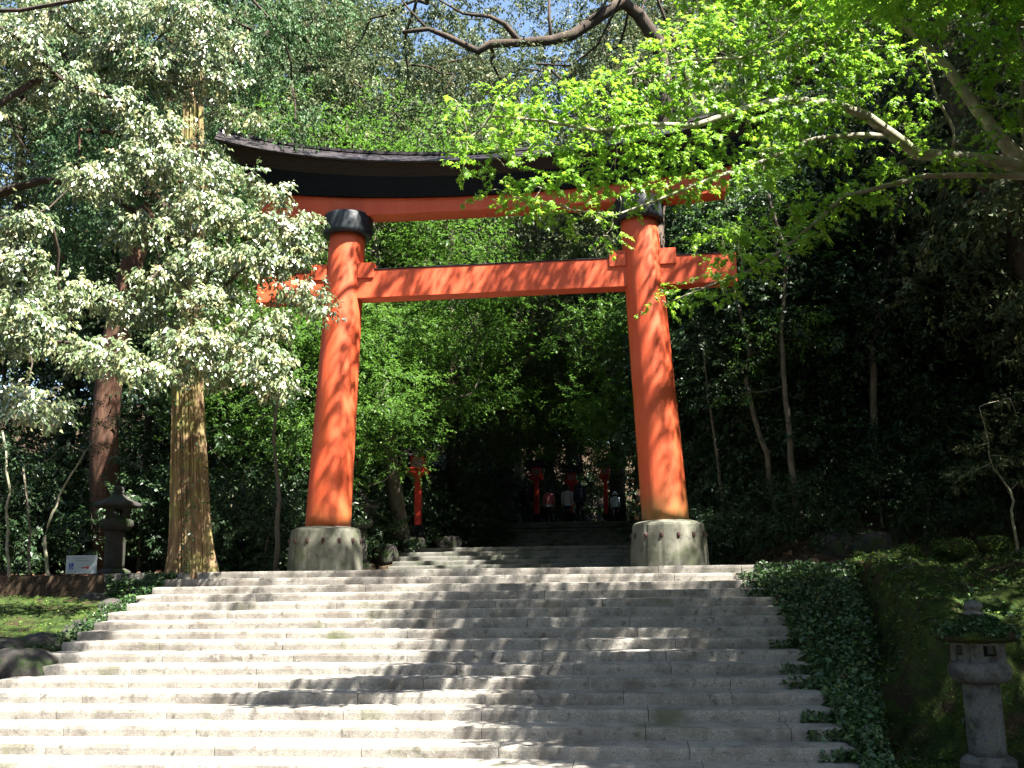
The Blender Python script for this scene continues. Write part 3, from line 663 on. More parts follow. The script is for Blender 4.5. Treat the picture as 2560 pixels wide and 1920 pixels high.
# ================================================================ TREES
g = np.random.default_rng(21)
def crown_obj(name, parent, mat, C, Rr, dens, n_leaf, tl, L, seed, loc=None, **kw):
    C = np.array([tuple(c) for c in C]); Rr = np.array(Rr, float); r = np.random.default_rng(seed)
    area = (Rr[:, 0]*Rr[:, 1]+2*Rr[:, 0]*Rr[:, 2])
    nt_ = np.maximum(4, (area*dens)).astype(int)
    Q, rd, tw = sprays(r, C, Rr, nt_, n_leaf, tl, L, **kw)
    if loc is not None: Q = Q-np.array(tuple(loc))
    return quads(name, Q, mat, parent, rd), tw
def twig_sticks(mb, tw, every, r, rng, loc=(0, 0, 0)):
    b, v = tw
    for i in range(0, len(b), every):
        p = Vector(b[i])-Vector(loc); mb.tube([p-Vector(v[i])*.6, p, p+Vector(v[i])*.9], [r, r*.8, r*.3], 3, False)
def ord_(n): return ('first', 'second', 'third', 'fourth', 'fifth', 'sixth', 'seventh', 'eighth', 'ninth', 'tenth', 'eleventh', 'twelfth', 'thirteenth', 'fourteenth', 'fifteenth', 'sixteenth', 'seventeenth', 'eighteenth', 'nineteenth', 'twentieth', 'twenty-first', 'twenty-second', 'twenty-third', 'twenty-fourth', 'twenty-fifth', 'twenty-sixth', 'twenty-seventh', 'twenty-eighth', 'twenty-ninth', 'thirtieth', 'thirty-first', 'thirty-second', 'thirty-third', 'thirty-fourth', 'thirty-fifth', 'thirty-sixth', 'thirty-seventh', 'thirty-eighth', 'thirty-ninth', 'fortieth')[n]

# ---- generic kinds, built once at the origin
def generic(name, seed, h, clear, rad_, trunk_r, bark, leafm, ncl, clr, dens, n_leaf, tl, L, lean=0, sides=10, shape='round', **kw):
    r = np.random.default_rng(seed); root = empty(name, (0, 0, 0))
    top = Vector((lean*h, r.normal()*.3, h*.93)); pts = curve((0, 0, -.4), top, 10, .025, r)
    mb = MB(); mb.tube(pts, [trunk_r*(1.35 if i == 0 else 1)*(1-.75*(i/10)**1.2) for i in range(11)], sides)
    C = []; Rr = []
    for i in range(ncl):
        t = (i+.5)/ncl; z = clear+(h-clear)*t; a = i*2.4+r.random()*.8
        if shape == 'round': env = math.sin(math.pi*min(1, (t*.85+.15)))**.6
        elif shape == 'cone': env = (1-t)**.8+.08
        else: env = .6+.4*math.sin(math.pi*t)
        q = rad_*env*(.35+.65*r.random()**.5)
        ax = top*(z/top.z); C.append(Vector((ax.x+q*math.cos(a), ax.y+q*math.sin(a), z+r.normal()*.2)))
        k = clr*(.7+.6*r.random()); Rr.append((k, k, k*(.28 if shape == 'flat' else .6)))
    skeleton(mb, [tuple(p) for p in pts[3:]], C, r, r0=trunk_r*.07, wob=.07, sides=5, rmax=trunk_r*.4)
    mb.build('trunk', bark, root, smooth=True, fix=False)
    crown_obj('crown', root, leafm, C, Rr, dens, n_leaf, tl, L, seed+1, **kw)
    return root
K = {}
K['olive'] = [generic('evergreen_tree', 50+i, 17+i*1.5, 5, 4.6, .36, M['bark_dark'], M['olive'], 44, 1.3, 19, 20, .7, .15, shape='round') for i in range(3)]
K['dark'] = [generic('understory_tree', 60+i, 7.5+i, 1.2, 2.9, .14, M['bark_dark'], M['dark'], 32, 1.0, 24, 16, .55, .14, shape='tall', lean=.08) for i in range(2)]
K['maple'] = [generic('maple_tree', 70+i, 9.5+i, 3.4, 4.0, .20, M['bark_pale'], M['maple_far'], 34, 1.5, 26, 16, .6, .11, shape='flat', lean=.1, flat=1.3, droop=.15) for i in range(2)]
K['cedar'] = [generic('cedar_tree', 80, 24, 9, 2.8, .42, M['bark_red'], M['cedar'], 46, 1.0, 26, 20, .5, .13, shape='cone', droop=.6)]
K['shrub'] = [generic('shrub', 90+i, 2.3, .15, 1.5, .05, M['bark_pale'], M['dark'], 14, .7, 40, 14, .4, .11, shape='tall') for i in range(2)]
used = set(); placed = {}
def place(kind, x, y, sc=1, var=None, rz=None, z=None):
    vs = K[kind]; var = (len(placed.get(kind, [])) if var is None else var) % len(vs); rz = g.random()*6.28 if rz is None else rz
    z = (H(x, y) if z is None else z)-.05
    key = (kind, var)
    if key not in used:
        used.add(key); o = vs[var]; o.location = (x, y, z); o.rotation_euler = (0, 0, rz); o.scale = (sc,)*3
    else: o = copy_tree(vs[var], (x, y, z), rz, sc)
    placed.setdefault(kind, []).append(o); return o
def pu(kind, u, Y, sc=1, **kw): return place(kind, at(u, 1100, Y).x, Y, sc, **kw)
# tall evergreens closing the view
for u, Y, sc in ((-60, 9, 1.0), (120, 14, 1.05), (330, 9, 1.1), (520, 20, 1.1), (640, 13, 1.05), (760, 24, 1.2), (905, 33, 1.3), (985, 17, .95), (1085, 46, 1.45),
                 (1235, 42, 1.3), (1330, 26, 1.1), (1420, 16, 1.1), (1530, 11, 1.0), (1640, 20, 1.15), (1770, 12, 1.05), (1900, 20, 1.1), (2030, 11, 1.0), (2160, 17, 1.1), (2330, 9, 1.1),
                 (200, 32, 1.3), (430, 36, 1.3), (1480, 36, 1.3), (1720, 36, 1.35), (1980, 34, 1.3), (2200, 34, 1.3)): pu('olive', u, Y, sc)
for x, y, sc in ((13.5, -3, 1.0), (17, 2, 1.1), (19, -6, 1.1), (19.5, -12, 1.0)): place('olive', x, y, sc, z=-.3 if y > -1.5 else -2.2)  # unseen trees added to keep sun off the right wood
for x, y, sc in ((-19, -14, 1.1), (-23, -22, 1.2), (-17, -30, 1.1), (-9, -36, 1.2), (0, -38, 1.2), (8, -36, 1.1), (15, -32, 1.2), (20, -25, 1.2), (19, -17, 1.1), (-18, -7, 1.0), (-13, -42, 1.2), (4, -46, 1.3), (26, -12, 1.2), (24, 0, 1.1), (21, 6, 1.1), (12.5, 1.5, .8), (18.5, -5, 1.0)): place('olive', x, y, sc, z=-2.2 if y < -1.4 else None)  # unseen ring of trees added to block sky light and deepen the shade
for u, Y, sc in ((1010, 25, 1.3),): pu('olive', u, Y, sc)
# maples arching over the path
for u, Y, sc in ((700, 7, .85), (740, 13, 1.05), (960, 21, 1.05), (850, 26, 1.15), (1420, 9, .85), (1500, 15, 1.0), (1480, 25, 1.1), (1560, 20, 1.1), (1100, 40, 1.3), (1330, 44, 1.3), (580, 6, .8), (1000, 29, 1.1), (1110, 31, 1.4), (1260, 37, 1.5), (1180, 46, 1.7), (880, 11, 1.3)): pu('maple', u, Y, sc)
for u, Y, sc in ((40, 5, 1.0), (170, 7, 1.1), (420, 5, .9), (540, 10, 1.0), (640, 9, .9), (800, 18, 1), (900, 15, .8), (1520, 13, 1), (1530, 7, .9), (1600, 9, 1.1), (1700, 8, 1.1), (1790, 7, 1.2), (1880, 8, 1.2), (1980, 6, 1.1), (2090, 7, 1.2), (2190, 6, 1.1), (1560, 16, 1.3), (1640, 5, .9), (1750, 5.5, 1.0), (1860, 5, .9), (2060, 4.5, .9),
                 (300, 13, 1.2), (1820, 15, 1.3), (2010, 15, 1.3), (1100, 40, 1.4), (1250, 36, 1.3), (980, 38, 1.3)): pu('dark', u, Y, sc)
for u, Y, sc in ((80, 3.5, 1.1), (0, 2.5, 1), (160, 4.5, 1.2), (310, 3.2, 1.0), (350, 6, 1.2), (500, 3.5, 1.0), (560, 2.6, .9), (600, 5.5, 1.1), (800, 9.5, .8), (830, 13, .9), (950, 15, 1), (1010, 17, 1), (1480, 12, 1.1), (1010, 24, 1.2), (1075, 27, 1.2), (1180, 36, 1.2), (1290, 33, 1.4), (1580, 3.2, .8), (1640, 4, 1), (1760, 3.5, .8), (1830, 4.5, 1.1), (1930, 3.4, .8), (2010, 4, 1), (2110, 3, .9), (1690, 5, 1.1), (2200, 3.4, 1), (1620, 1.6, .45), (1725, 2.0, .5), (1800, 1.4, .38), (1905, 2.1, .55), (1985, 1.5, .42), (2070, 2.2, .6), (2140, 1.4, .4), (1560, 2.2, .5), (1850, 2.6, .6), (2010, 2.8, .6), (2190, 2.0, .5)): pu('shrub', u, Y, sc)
K2 = [('olive', 'tall olive-leaved evergreens rising behind the gate', 'evergreen tree', 'tall olive-green evergreen in the wood, {} from the left'),
      ('maple', 'green maples over the path behind the gate', 'maple tree', 'layered green maple behind the gate, {} from the left'),
      ('dark', 'dark understory trees in the shaded wood', 'tree', 'low dark leafy understory tree in the shade, {} from the left'),
      ('shrub', 'dark shrubs at the foot of the wood', 'shrub', 'dark glossy shrub under the trees, {} from the left')]
for kind, grp, cat, lb in K2:
    seen = [o for o in placed[kind] if o.location.y > -1 and -150 < px(o.location) < 2360]
    for o in placed[kind]:
        if o not in seen: tag(o, 'unseen evergreen outside the picture, added to shade the scene', cat, 'unseen evergreens added around the scene for shade')
    for i, o in enumerate(sorted(seen, key=lambda o: px(o.location))): tag(o, lb.format(ord_(i)), cat, grp)
c = place('cedar', at(250, 1200, 3).x, 3, .9, z=-.05, rz=2.2); tag(c, 'dark red-barked cedar behind the left stone lantern', 'cedar tree')
c = place('cedar', at(700, 1100, 16).x, 16, 1.0); tag(c, 'tall cedar top rising beside the left end of the black roof', 'cedar tree')
c = place('cedar', at(1370, 1100, 33).x, 33, 1.1); tag(c, 'distant straight cedar seen between the two pillars', 'cedar tree')

# ---- big cedar on the platform
cr = empty('cedar_tree', (-5.94, -1.0, 0)); tag(cr, 'big sunlit cedar with furrowed yellow-brown bark at the stair head', 'cedar tree')
rings = []; NA = 230; zs = [-.3+i*.11 for i in range(150)]
for z in zs:
    t = max(0, z)/16; R_ = .30*math.exp(-max(0, z)/.9)*.30+.375-.25*t; cx = -.31*min(1, z/3.75)-.24*max(0, (z-3.75)/7)
    ring = []
    for j in range(NA):
        a = 2*math.pi*j/NA; v = Vector((math.cos(a)*4.5, math.sin(a)*4.5, z*.22))
        d = noise.noise(v)*.03-(1-min(1, abs(noise.noise(v*1.9))*5))*.045+abs(noise.noise(v*5))*-.02+noise.noise(Vector((math.cos(a)*1.5, math.sin(a)*1.5, z*.3)))*.05
        fl = .10*math.exp(-max(0, z)/.5)*math.sin(a*5+1)
        ring.append((cx+(R_+d+fl)*math.cos(a), (R_+d+fl)*math.sin(a), z))
    rings.append(ring)
MB().loft(rings).build('trunk', M['bark_cedar'], cr, smooth=False, fix=False)
lm = MB(); C = []; Rr = []; r = np.random.default_rng(4)
for i in range(44):
    z = 9.6+i*.17; a = i*2.4; q = (1.2+1.3*r.random())*(1-.4*i/44); C.append((-.6+q*math.cos(a), q*math.sin(a), z)); Rr.append((.65, .65, .4))
C += [tuple(at(u, v, 0)-Vector((-5.94, -1, 0))) for u, v in ((600, 30), (660, 60), (570, 80), (700, 20))]; Rr += [(.7, .7, .4)]*4
skeleton(lm, [(-.5, 0, 9.5+i) for i in range(7)], C, r, r0=.02, sides=5); lm.build('limb', M['bark_dark'], cr, fix=False)
crown_obj('crown', cr, M['cedar'], C, Rr, 40, 18, .4, .09, 6, droop=.7)
vy = MB(); g3 = np.random.default_rng(9); P = []; N = []
for i in range(520):                                   # small creeper climbing the trunk
    z = g3.random()**1.3*6.5; a = -math.pi/2+.35*math.sin(z*1.3)+g3.normal()*.16+(.9 if i % 4 == 0 else 0); R_ = .50*math.exp(-z/.9)*.30+.40-.27*z/16+.03; cx = -.31*min(1, z/3.75)-.24*max(0, (z-3.75)/7)
    P.append((cx+R_*math.cos(a), R_*math.sin(a), z)); N.append((math.cos(a), math.sin(a), .3))
o = scatter('creeper', P, N, .05, M['ivy'], g3, .4, .01, .8); o.parent = cr; o['kind'] = 'stuff'

# ---- foreground trees drawn pad by pad
def pads(lst, Ydef, sx=1.0, flat=.6, depth=1.0):
    C = []; Rr = []
    for q in lst:
        u, v, ru, rv = q[:4]; Y = q[4] if len(q) > 4 else Ydef; p = at(u, v, Y); sc = (p-Vector((CX, CY, CZ))).dot(FW)*1.1573/FPX
        C.append(tuple(p)); Rr.append((ru*sc*sx, max(ru, rv)*sc*depth, rv*sc))
    return C, Rr
rr0 = np.random.default_rng(44)
ek = empty('evergreen_oak', (-10.4, -4.2, -1.2)); tag(ek, 'glossy broadleaf evergreen blazing in sun, its boughs spreading from the left edge', 'evergreen tree')
EL = [(70, 880, 95, 38, -6), (30, 840, 60, 25, -6), (60, 720, 110, 55, -5), (225, 765, 95, 42, -4.5), (310, 800, 60, 32, -4.6), (420, 735, 110, 50, -3.6), (540, 775, 100, 55, -3.2), (600, 830, 50, 25, -3.2),
      (560, 690, 85, 48, -3), (650, 628, 80, 26, -2.6), (700, 668, 32, 16, -2.6), (430, 650, 70, 35, -3.4), (280, 660, 90, 35, -3.2), (130, 630, 110, 45, -4), (430, 560, 105, 45, -3.2), (560, 560, 95, 42, -2.9), (610, 490, 75, 42, -2.6),
      (590, 415, 50, 26, -2.4), (660, 470, 35, 20, -2.4), (460, 455, 100, 52, -3), (310, 490, 90, 42, -3.4), (210, 385, 90, 42, -4), (330, 345, 100, 52, -3.6), (440, 370, 75, 42, -3), (335, 268, 80, 40, -3.6), (545, 370, 30, 20, -2.5),
      (320, 150, 95, 42, -3.4), (425, 110, 95, 42, -3), (520, 92, 42, 32, -2.8), (230, 100, 80, 40, -3.8), (130, 170, 90, 50, -4.4), (50, 90, 75, 50, -5), (40, 560, 70, 55, -5), (60, 470, 60, 35, -5), (30, 660, 60, 40, -5.5), (330, 600, 60, 28, -3.6),
      (380, 790, 55, 30, -3.6), (460, 800, 50, 28, -3.4), (480, 620, 60, 28, -3), (620, 560, 60, 28, -2.7), (650, 520, 40, 28, -2.6), (250, 215, 70, 28, -3.8), (390, 190, 50, 24, -2.6), (480, 170, 50, 30, -2.8), (540, 250, 30, 22, -2.2), (480, 235, 30, 40, -2.0), (445, 325, 36, 36, -2.4),
      (-80, 700, 100, 80, -5), (-90, 500, 90, 80, -5), (-60, 250, 80, 90, -5), (-60, 60, 90, 60, -5), (415, 330, 45, 30, -2.4), (400, 430, 45, 30, -2.4), (395, 500, 50, 30, -2.4), (400, 590, 50, 26, -2.4), (385, 680, 50, 30, -2.4), (400, 750, 60, 26, -2.4), (120, 20, 100, 35, -4.5), (250, 20, 90, 30, -4), (400, 25, 90, 30, -3.5)]
EL = [(q[0], q[1], q[2]*.86, q[3]*.84, q[4]) for q in EL]
C, Rr = pads(EL, -4, flat=.6, depth=.8)
for i in range(15):                                    # unseen high boughs, added to shade the left bank
    p = Vector((rr0.uniform(-9.5, -6.4), rr0.uniform(-8.2, -4.5), -1.6))+SUN*rr0.uniform(12, 13.5); C.append(tuple(p)); Rr.append((.75, .75, .35)); base = Vector(ek.location)
mb = MB(); trunk = [base+Vector(p)-base for p in ((-10.4, -4.2, -1.6), (-10.3, -4.3, .8), (-10.0, -4.4, 2.6), (-9.9, -4.2, 4.6), (-9.6, -4.0, 6.6), (-9.2, -3.8, 8.6))]
mb.tube([p-base for p in trunk], [.42, .33, .28, .24, .18, .1], 12)
rr_ = np.random.default_rng(12); skeleton(mb, [p-base for p in trunk[1:]], [Vector(c)-base for c in C], rr_, r0=.009, wob=.08, sides=7)
arc = [at(u, v, -3.2)-base for u, v in ((-60, 440), (20, 410), (90, 390), (160, 392), (220, 410), (262, 438), (330, 480), (390, 540), (450, 580))]
mb.tube(arc, [.10, .09, .075, .07, .06, .055, .05, .04, .03], 8)
_, tw = crown_obj('crown', ek, M['oak'], C, Rr, 165, 13, .26, .092, 13, loc=base, droop=.6, flat=.25, nb=(.3, -.45, .4))
twig_sticks(mb, tw, 14, .005, rr_, base); mb.build('trunk', M['bark_dark'], ek, smooth=True, fix=False)

mt = empty('maple_tree', (9.4, -7.2, -2.2)); tag(mt, 'bright yellow-green maple reaching over the gate from the right edge', 'maple tree'); base = Vector(mt.location)
def lim(pts): return [at(u, v, Y) for u, v, Y in pts]
L1 = lim([(2330, 420, -7.0), (2230, 365, -7.1), (2130, 345, -7.3), (1980, 332, -7.6), (1925, 290, -7.8), (1870, 250, -8), (1800, 224, -8.2), (1700, 215, -8.5), (1600, 238, -8.8), (1500, 272, -9), (1390, 268, -9.2), (1290, 283, -9.4), (1180, 262, -9.6), (1060, 250, -9.8)])
L2 = lim([(2290, 420, -7.0), (2180, 320, -7.0), (2110, 235, -7.0), (2050, 150, -7.1), (1990, 90, -7.3), (1920, 20, -7.6), (1850, -60, -8), (1750, -160, -8.4)])
L3 = lim([(1925, 292, -7.8), (1850, 292, -8), (1760, 300, -8.2), (1650, 348, -8.5), (1540, 385, -8.8), (1420, 432, -9), (1330, 465, -9.2), (1230, 452, -9.4)])
L4 = lim([(2330, 400, -7.0), (2212, 382, -7.3), (2100, 378, -7.5), (2000, 380, -7.8), (1900, 405, -8), (1820, 425, -8.2), (1750, 490, -8.4), (1690, 540, -8.6), (1610, 590, -8.8), (1520, 622, -9), (1440, 655, -9.2)])
L5 = lim([(1960, 60, -7.3), (1900, 30, -7.6), (1800, 72, -8), (1700, 105, -8.4), (1600, 125, -8.8), (1480, 130, -9), (1330, 170, -9.4)])
L6 = lim([(2230, 360, -7.1), (2205, 250, -7), (2215, 120, -7.2), (2230, -40, -7.6)]); L7 = lim([(2060, 320, -7.4), (2060, 280, -7.3), (2020, 200, -7.5), (1990, 100, -8)])
TR = [Vector(p) for p in ((9.4, -7.2, -2.4), (9.2, -7.1, 0), (8.9, -7.0, 2.2), (8.75, -7.0, 4.0), (8.6, -7.0, 5.2))]
mb = MB(); mb.tube([p-base for p in TR], [.34, .27, .24, .22, .20], 12)
for L_, r0, r1 in ((L1, .11, .012), (L2, .12, .02), (L3, .045, .008), (L4, .055, .007), (L5, .045, .01), (L6, .06, .02), (L7, .03, .01)):
    n = len(L_); mb.tube([p-base for p in L_], [r0+(r1-r0)*(i/(n-1))**.8 for i in range(n)], 8)
MP = [(985, 228, 30, 12, -10), (1075, 210, 45, 20, -9.8), (1120, 250, 60, 22, -9.6), (1180, 215, 60, 26, -9.6), (1250, 240, 70, 26, -9.4), (1300, 185, 60, 28, -9.4), (1370, 150, 50, 26, -9.2), (1340, 250, 60, 25, -9.3), (1420, 200, 60, 28, -9),
      (1010, 300, 30, 16, -9.8), (1050, 335, 45, 14, -9.6), (1110, 300, 55, 18, -9.6), (1190, 320, 60, 18, -9.4), (1000, 360, 20, 8, -9.8), (1090, 360, 35, 12, -9.6), (1260, 330, 50, 16, -9.2), (1330, 310, 60, 20, -9.2),
      (1060, 410, 28, 9, -9.6), (1110, 425, 45, 14, -9.5), (1170, 400, 50, 16, -9.4), (1200, 445, 50, 16, -9.3), (1150, 445, 40, 12, -9.4), (1260, 385, 60, 18, -9.2), (1270, 470, 45, 16, -9.2), (1310, 505, 30, 14, -9.2), (1340, 425, 45, 18, -9.1), (1330, 370, 60, 18, -9), (1400, 350, 60, 22, -8.9), (1420, 300, 60, 20, -8.9),
      (1480, 330, 70, 24, -8.8), (1540, 300, 60, 20, -8.7), (1500, 230, 70, 26, -8.8), (1480, 160, 60, 30, -9), (1450, 100, 45, 32, -9), (1520, 60, 70, 36, -8.8), (1600, 40, 80, 34, -8.6), (1580, 120, 80, 30, -8.6), (1600, 190, 80, 28, -8.5), (1680, 150, 70, 30, -8.4), (1690, 80, 80, 30, -8.4), (1760, 40, 80, 30, -8.2), (1840, 60, 70, 30, -8), (1780, 130, 80, 30, -8.1), (1700, 250, 80, 24, -8.3), (1620, 270, 70, 24, -8.5),
      (1780, 250, 70, 22, -8.1), (1840, 190, 60, 26, -8), (1880, 120, 60, 28, -7.8), (1640, 330, 70, 20, -8.5), (1720, 320, 60, 18, -8.3), (1800, 320, 50, 14, -8.1), (1570, 370, 60, 18, -8.7), (1480, 400, 60, 16, -8.8), (1400, 400, 45, 16, -9), (1650, 390, 50, 14, -8.5),
      (1950, 40, 60, 26, -7.6), (1960, 140, 50, 22, -7.6), (2060, 50, 60, 24, -7.3), (2140, 80, 60, 26, -7.3), (2200, 50, 50, 26, -7.3), (2170, 150, 60, 24, -7.2), (2100, 180, 40, 20, -7.2), (2180, 230, 50, 18, -7.2), (1960, 220, 45, 18, -7.6), (1990, 290, 40, 14, -7.6), (1920, 240, 30, 14, -7.7), (2140, 280, 40, 14, -7.3),
      (2000, 350, 60, 10, -7.6), (2090, 355, 50, 9, -7.5), (1900, 385, 50, 12, -8), (1940, 430, 40, 9, -8), (1830, 420, 60, 14, -8.2), (1770, 445, 60, 16, -8.3), (1700, 440, 45, 12, -8.4), (1740, 490, 45, 13, -8.4), (1660, 500, 60, 14, -8.6), (1590, 500, 50, 11, -8.8), (1530, 508, 28, 8, -9), (1680, 540, 45, 12, -8.6), (1600, 552, 55, 9, -8.8), (1620, 590, 40, 10, -8.8), (1550, 600, 45, 10, -9), (1490, 625, 40, 10, -9.1), (1430, 650, 26, 10, -9.2), (1570, 630, 30, 8, -9)]
# the same crown goes on above and to the right of the picture
MP = [(q[0], q[1], q[2]*1.05, q[3]*.62, q[4]) for q in MP]
for i in range(8): MP.append((1150+rr_.random()*1300, -40-rr_.random()*520, 95, 34, -9.6+rr_.random()*4.2))
for i in range(9): MP.append((2300+rr_.random()*500, -100+rr_.random()*420, 90, 36, -9.5+rr_.random()*3))
C, Rr = pads(MP, -8, depth=.9)
MA = []
MAIN = [(Vector(c), max(r_[0], r_[2])) for c, r_ in zip(C, Rr) if c[1] < -6]; tries = 0
while len(MA) < 190 and tries < 6000:                  # unseen crown clumps added sunward of the stairs to shade them
    tries += 1
    y = rr_.uniform(-9.8, -2.2); x = rr_.uniform(-2.5, 9.5); z = -(SY0-y)/TREAD*RISE if y < SY0 else 0
    z = -(SY0-y)/TREAD*RISE
    if x < -1.5+(-2-y)*.55+rr_.normal()*.5: continue
    if x > 5.4:
        z = -1.2
        if y > -8.2 and x > 6.0 and rr_.random() < .82: continue
    t0 = Vector((x, y, z))
    if any(((c-t0)-SUN*(c-t0).dot(SUN)).length < k*.55 for c, k in MAIN): continue
    p = t0+SUN*rr_.uniform(9.0, 11.5)
    d = p-Vector((CX, CY, CZ)); zz = d.dot(FW); v = 960-FPX*d.dot(UP)/zz; u = 1280+FPX*d.dot(RT)/zz
    if v > -60 and u < 2600: continue
    MA.append(p); k = rr_.uniform(.5, 1.1); C.append(tuple(p)); Rr.append((k, k, k*.35))
skeleton(mb, [p-base for L_ in (L1, L2, L3, L4, L5, L6, L7) for p in L_[2:]], [Vector(c)-base for c in C], rr_, r0=.006, wob=.07, sides=5)
_, tw = crown_obj('crown', mt, M['maple'], C, Rr, 150, 12, .26, .052, 14, loc=base, droop=.28, flat=1.1, maple=True, nb=(.1, -.25, 0))
twig_sticks(mb, tw, 12, .004, rr_, base); mb.build('trunk', M['bark_grey'], mt, smooth=True, fix=False)

# ---- camphor whose crooked bough crosses the top of the picture
cfx = at(1415, 1100, 5).x; cf = empty('camphor_tree', (cfx, 5, 0)); tag(cf, 'old camphor behind the gate with a crooked bough across the picture top', 'camphor tree'); base = Vector(cf.location)
B1 = lim([(1415, 420, 5), (1445, 200, 5), (1420, 95, 5), (1380, 30, 4.6), (1345, 5, 4.4), (1290, 40, 4.2), (1240, 78, 4), (1190, 90, 3.8), (1120, 92, 3.6), (1060, 100, 3.5), (1030, 110, 3.4), (1000, 92, 3.4), (960, 72, 3.3), (920, 62, 3.3), (872, 72, 3.2)])
B2 = lim([(1120, 92, 3.6), (1090, 60, 3.5), (1060, 40, 3.4), (1000, 30, 3.3), (940, -10, 3.2)]); B3 = lim([(1190, 88, 3.8), (1190, 40, 3.7), (1185, -30, 3.6)]); B4 = lim([(1345, 5, 4.4), (1370, -60, 4.5), (1360, -160, 4.6)])
B5 = lim([(920, 62, 3.3), (880, 20, 3.2), (850, -20, 3.1)]); B6 = lim([(1240, 78, 4), (1290, 20, 4), (1320, -10, 4.1)]) 
B7 = [B4[-1], Vector((3.5, 1.5, 14.5)), Vector((2, -2, 14)), Vector((.5, -4, 13.8))]; B8 = [B4[-1], Vector((6, 1.5, 14.8)), Vector((7.5, -1.5, 14.2)), Vector((9, -4, 13.8))]
mb = MB(); mb.tube([Vector(p)-base for p in ((cfx, 5, -.3), (cfx, 5.05, 2), tuple(at(1408, 700, 5)))]+[B1[0]-base], [.42, .33, .31, .28], 12)
for L_, r0, r1 in ((B1, .22, .05), (B2, .09, .02), (B3, .06, .02), (B4, .18, .12), (B5, .04, .015), (B6, .06, .02), (B7, .14, .04), (B8, .14, .04)):
    n = len(L_); mb.tube([p-base+Vector(rr_.normal(size=3))*.04 for p in L_], [r0+(r1-r0)*i/(n-1) for i in range(n)], 9)
CP = [(950, 40, 60, 30, 5.5), (1150, 60, 70, 30, 6), (1250, 60, 70, 30, 6.5), (1320, 60, 60, 30, 6.5), (1400, 160, 80, 40, 7), (1240, 190, 80, 30, 7), (1100, 230, 80, 30, 7), (1040, 40, 60, 30, 6), (900, 0, 90, 40, 4), (800, 40, 80, 40, 4.5), (760, 110, 70, 35, 5), (880, 140, 80, 40, 5), (1000, 0, 80, 30, 4), (1100, -20, 90, 40, 4), (1240, -10, 80, 30, 4.5), (980, 160, 80, 36, 5.5), (1080, 170, 70, 30, 5.5), (1180, 160, 70, 30, 6), (1300, 120, 70, 30, 6), (860, 230, 70, 36, 5.5), (960, 250, 60, 30, 5.5), (700, 0, 80, 40, 5), (1400, -10, 70, 30, 5), (1300, -80, 100, 50, 5), (1500, 20, 60, 40, 6)]
for i in range(0): CP.append((250+i*150+rr_.normal()*60, -260-rr_.random()*380, 95, 45, -3.2+rr_.random()*2.2))
for i in range(0): CP.append((1300+rr_.random()*900, -300-rr_.random()*500, 100, 50, -3+rr_.random()*4))
C, Rr = pads(CP, 4, depth=.9)
CA = []; RA = []
while len(CA) < 85:                                    # unseen boughs added high up to shade the gate and stair head
    x = rr_.uniform(-2.5, 12); y = rr_.uniform(-6.5, -.5); z = rr_.uniform(12.6, 14.2)
    if rr_.random() > .25+.75*sstep(-2, 4, x) or x < (-y-3)*1.0-1: continue
    CA.append((x, y, z)); k = rr_.uniform(.6, 1.05); RA.append((k, k, k*.45))
skeleton(mb, [p-base for L_ in (B1, B2, B3, B4, B6, B7, B8) for p in L_[2:]], [Vector(c)-base for c in C], rr_, r0=.02, wob=.1, sides=5)
for i in range(12):
    CA.append((rr_.uniform(0, 6), rr_.uniform(3, 7), rr_.uniform(11.5, 14))); RA.append((.9, .9, .4))
skeleton(mb, [p-base for p in B7[1:]+B8[1:]], [Vector(c)-base for c in CA], rr_, r0=.014, wob=.1, sides=5)
_, tw = crown_obj('crown', cf, M['olive'], C+CA, Rr+RA, 28, 16, .5, .11, 15, loc=base)
mb.build('trunk', M['bark_dark'], cf, smooth=True, fix=False)

# ---- leaning dark trunk at the right edge
lt = empty('leaning_tree', (12.4, .8, 0)); tag(lt, 'thick dark trunk leaning left at the right picture edge', 'tree'); base = Vector(lt.location)
pts = [Vector((12.4, .8, -.3)), Vector((12.0, .6, 2.5)), at(2270, 620, .3), at(2180, 440, .2), at(2110, 310, .2), at(2070, 200, .3), at(2040, 60, .5), at(2040, -120, .8)]
mb = MB(); mb.tube([p-base for p in pts], [.62, .52, .47, .43, .40, .34, .28, .2], 16)
CL = [(2050, -60, 110, 60, .5), (2180, 20, 80, 50, 1), (1950, 20, 80, 40, 1.2), (2260, 150, 80, 60, 1), (2100, -180, 120, 60, .5), (2300, -50, 120, 70, 0), (1900, -120, 110, 50, 0), (2400, 200, 110, 90, 0), (2250, 330, 40, 40, 1.5), (2350, 420, 90, 80, 1)]
C, Rr = pads(CL, 1); skeleton(mb, [p-base for p in pts[3:]], [Vector(c)-base for c in C], rr_, r0=.04)
crown_obj('crown', lt, M['dark'], C, Rr, 26, 16, .5, .12, 16, loc=base); mb.build('trunk', M['bark_dark'], lt, smooth=True, fix=False)

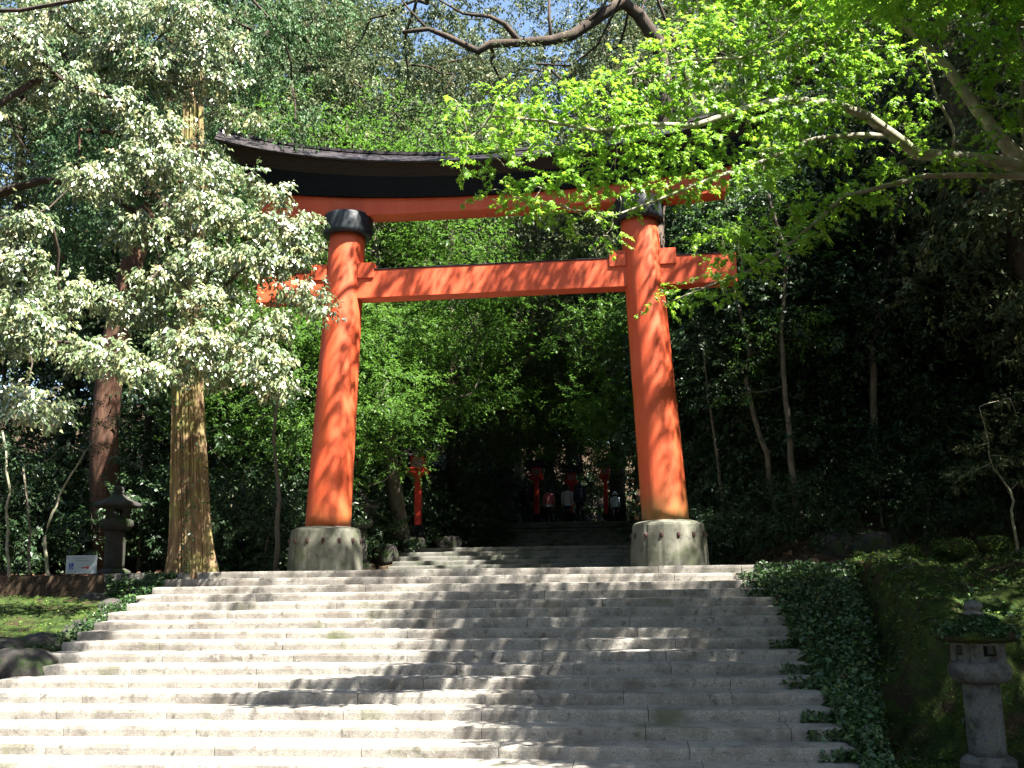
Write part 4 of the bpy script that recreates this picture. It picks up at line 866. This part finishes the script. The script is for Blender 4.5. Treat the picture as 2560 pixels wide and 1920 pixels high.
# ---- slender trunks of the right wood, left edge saplings
def slender(name, pts, r0, r1, cl, label, group, mat, leafm, dens=40, L=.08, fl=1.0, tl=.35):
    P = lim(pts); b = P[0].copy(); root = empty(name, b); tag(root, label, 'tree', group)
    mb = MB(); Q = []
    for i in range(len(P)-1):
        for k in range(3): Q.append(P[i].lerp(P[i+1], k/3)-b+Vector(rr_.normal(size=3))*.02)
    Q[0] = Vector((0, 0, -.15)); Q.append(P[-1]-b); n = len(Q)
    mb.tube(Q, [r0+(r1-r0)*i/(n-1) for i in range(n)], 8)
    C, Rr = pads(cl, pts[0][2]); skeleton(mb, Q[n//3:], [Vector(c)-b for c in C], rr_, r0=.008, sides=4)
    mb.build('trunk', mat, root, smooth=True, fix=False)
    crown_obj('crown', root, leafm, C, Rr, dens, 12, tl, L, int(abs(b.x*100)), loc=b, flat=fl)
SG = 'slender pale trunks in the dark right wood'
slender('slender_tree', [(1690, 1150, 2.4), (1668, 1065, 2.4), (1655, 980, 2.4), (1628, 900, 2.4), (1612, 820, 2.4), (1618, 740, 2.4), (1590, 640, 2.4), (1560, 520, 2.4)], .075, .03, [(1640, 760, 60, 14), (1590, 800, 50, 12), (1700, 730, 70, 14), (1560, 500, 90, 50), (1500, 600, 60, 40)], 'slender curved pale trunk, middle of three right of the pillar', SG, M['bark_pale'], M['maple_far'])
slender('slender_tree', [(1740, 1160, 2), (1722, 1090, 2), (1706, 1000, 2), (1702, 900, 2), (1690, 800, 2), (1688, 700, 2), (1700, 560, 2), (1660, 420, 2)], .085, .035, [(1700, 690, 90, 18), (1640, 720, 60, 14), (1760, 740, 60, 14), (1600, 850, 40, 12), (1650, 400, 90, 40), (1780, 500, 80, 40)], 'tallest slender pale trunk, rightmost of three right of the pillar', SG, M['bark_pale'], M['maple_far'])
slender('slender_tree', [(1566, 1130, 3), (1556, 1040, 3), (1545, 960, 3), (1530, 860, 3), (1520, 740, 3)], .05, .02, [(1530, 740, 60, 30), (1500, 860, 40, 20)], 'thin grey stem close beside the right pillar', SG, M['bark_pale'], M['dark'])
slender('slender_tree', [(1880, 1180, 3), (1885, 1080, 3), (1890, 900, 3), (1885, 760, 3), (1905, 640, 3), (1930, 520, 3), (1940, 400, 3), (1935, 330, 3)], .10, .06, [(1900, 380, 80, 40), (1960, 480, 80, 40), (1850, 620, 60, 40)], 'dark crooked trunk rising beneath the maple bough', SG, M['bark_pale'], M['dark'])
slender('slender_tree', [(2140, 1080, 5), (2150, 860, 5), (2140, 640, 5), (2135, 440, 5)], .13, .09, [(2100, 500, 90, 60), (2180, 640, 60, 50), (2050, 700, 60, 50)], 'upright dark trunk near the right picture edge', SG, M['bark_dark'], M['dark'])
SL = 'thin stems at the left edge'
slender('slender_tree', [(130, 1290, -.4), (100, 1235, -.4), (96, 1160, -.4), (118, 1090, -.4), (150, 1030, -.4), (205, 950, -.4)], .045, .015, [(150, 960, 60, 30), (230, 900, 50, 30), (90, 1000, 50, 25)], 'bent thin sapling left of the white notice', SL, M['bark_grey'], M['dark'])
slender('slender_tree', [(22, 1290, 0), (14, 1180, 0), (20, 1060, 0), (5, 930, 0)], .04, .02, [(10, 960, 50, 40), (40, 1040, 40, 25)], 'thin pale stem at the far left edge', SL, M['bark_grey'], M['dark'])
slender('slender_tree', [(60, 1275, .5), (64, 1150, .5), (50, 1010, .5)], .035, .02, [(60, 1000, 50, 30)], 'thin dark stem between the two leftmost saplings', SL, M['bark_pale'], M['dark'])
slender('slender_tree', [(595, 1225, 1.2), (600, 1080, 1.2), (590, 940, 1.2), (610, 800, 1.2)], .06, .03, [(560, 900, 70, 25), (620, 960, 60, 22), (520, 960, 60, 22)], 'thin grey trunk between the cedar and the left pillar', SL, M['bark_pale'], M['maple_far'])
slender('sapling', [(2196, 1210, -2), (2186, 1120, -2), (2182, 1060, -2), (2150, 1010, -2), (2125, 930, -2), (2115, 880, -2)], .028, .008,
        [(2085, 1020, 48, 9), (2140, 1000, 50, 10), (2060, 1045, 24, 7), (2110, 965, 40, 9), (2150, 940, 40, 9), (2120, 895, 22, 12), (2190, 985, 40, 10), (2200, 1040, 30, 8), (2200, 905, 40, 9), (2180, 860, 50, 8)],
        'small leafy sapling catching light above the mossy rocks', None, M['bark_grey'], M['olive'], 160, .055, .8, .16)
# fern-like fronds with broad leaves in the ivy at the stair head
P = []; N = []
for i in range(60): P.append((5.5+g.random()*.75, SY0-.12-g.random()*.12, -.12-g.random()*.5)); N.append((0, -.8, .6))
tag(scatter('broad_leaf_plant', P, N, .16, M['ivy'], g, .6, .02, .45), 'clump of broad pale leaves hanging in the ivy at the stair head', 'plant')
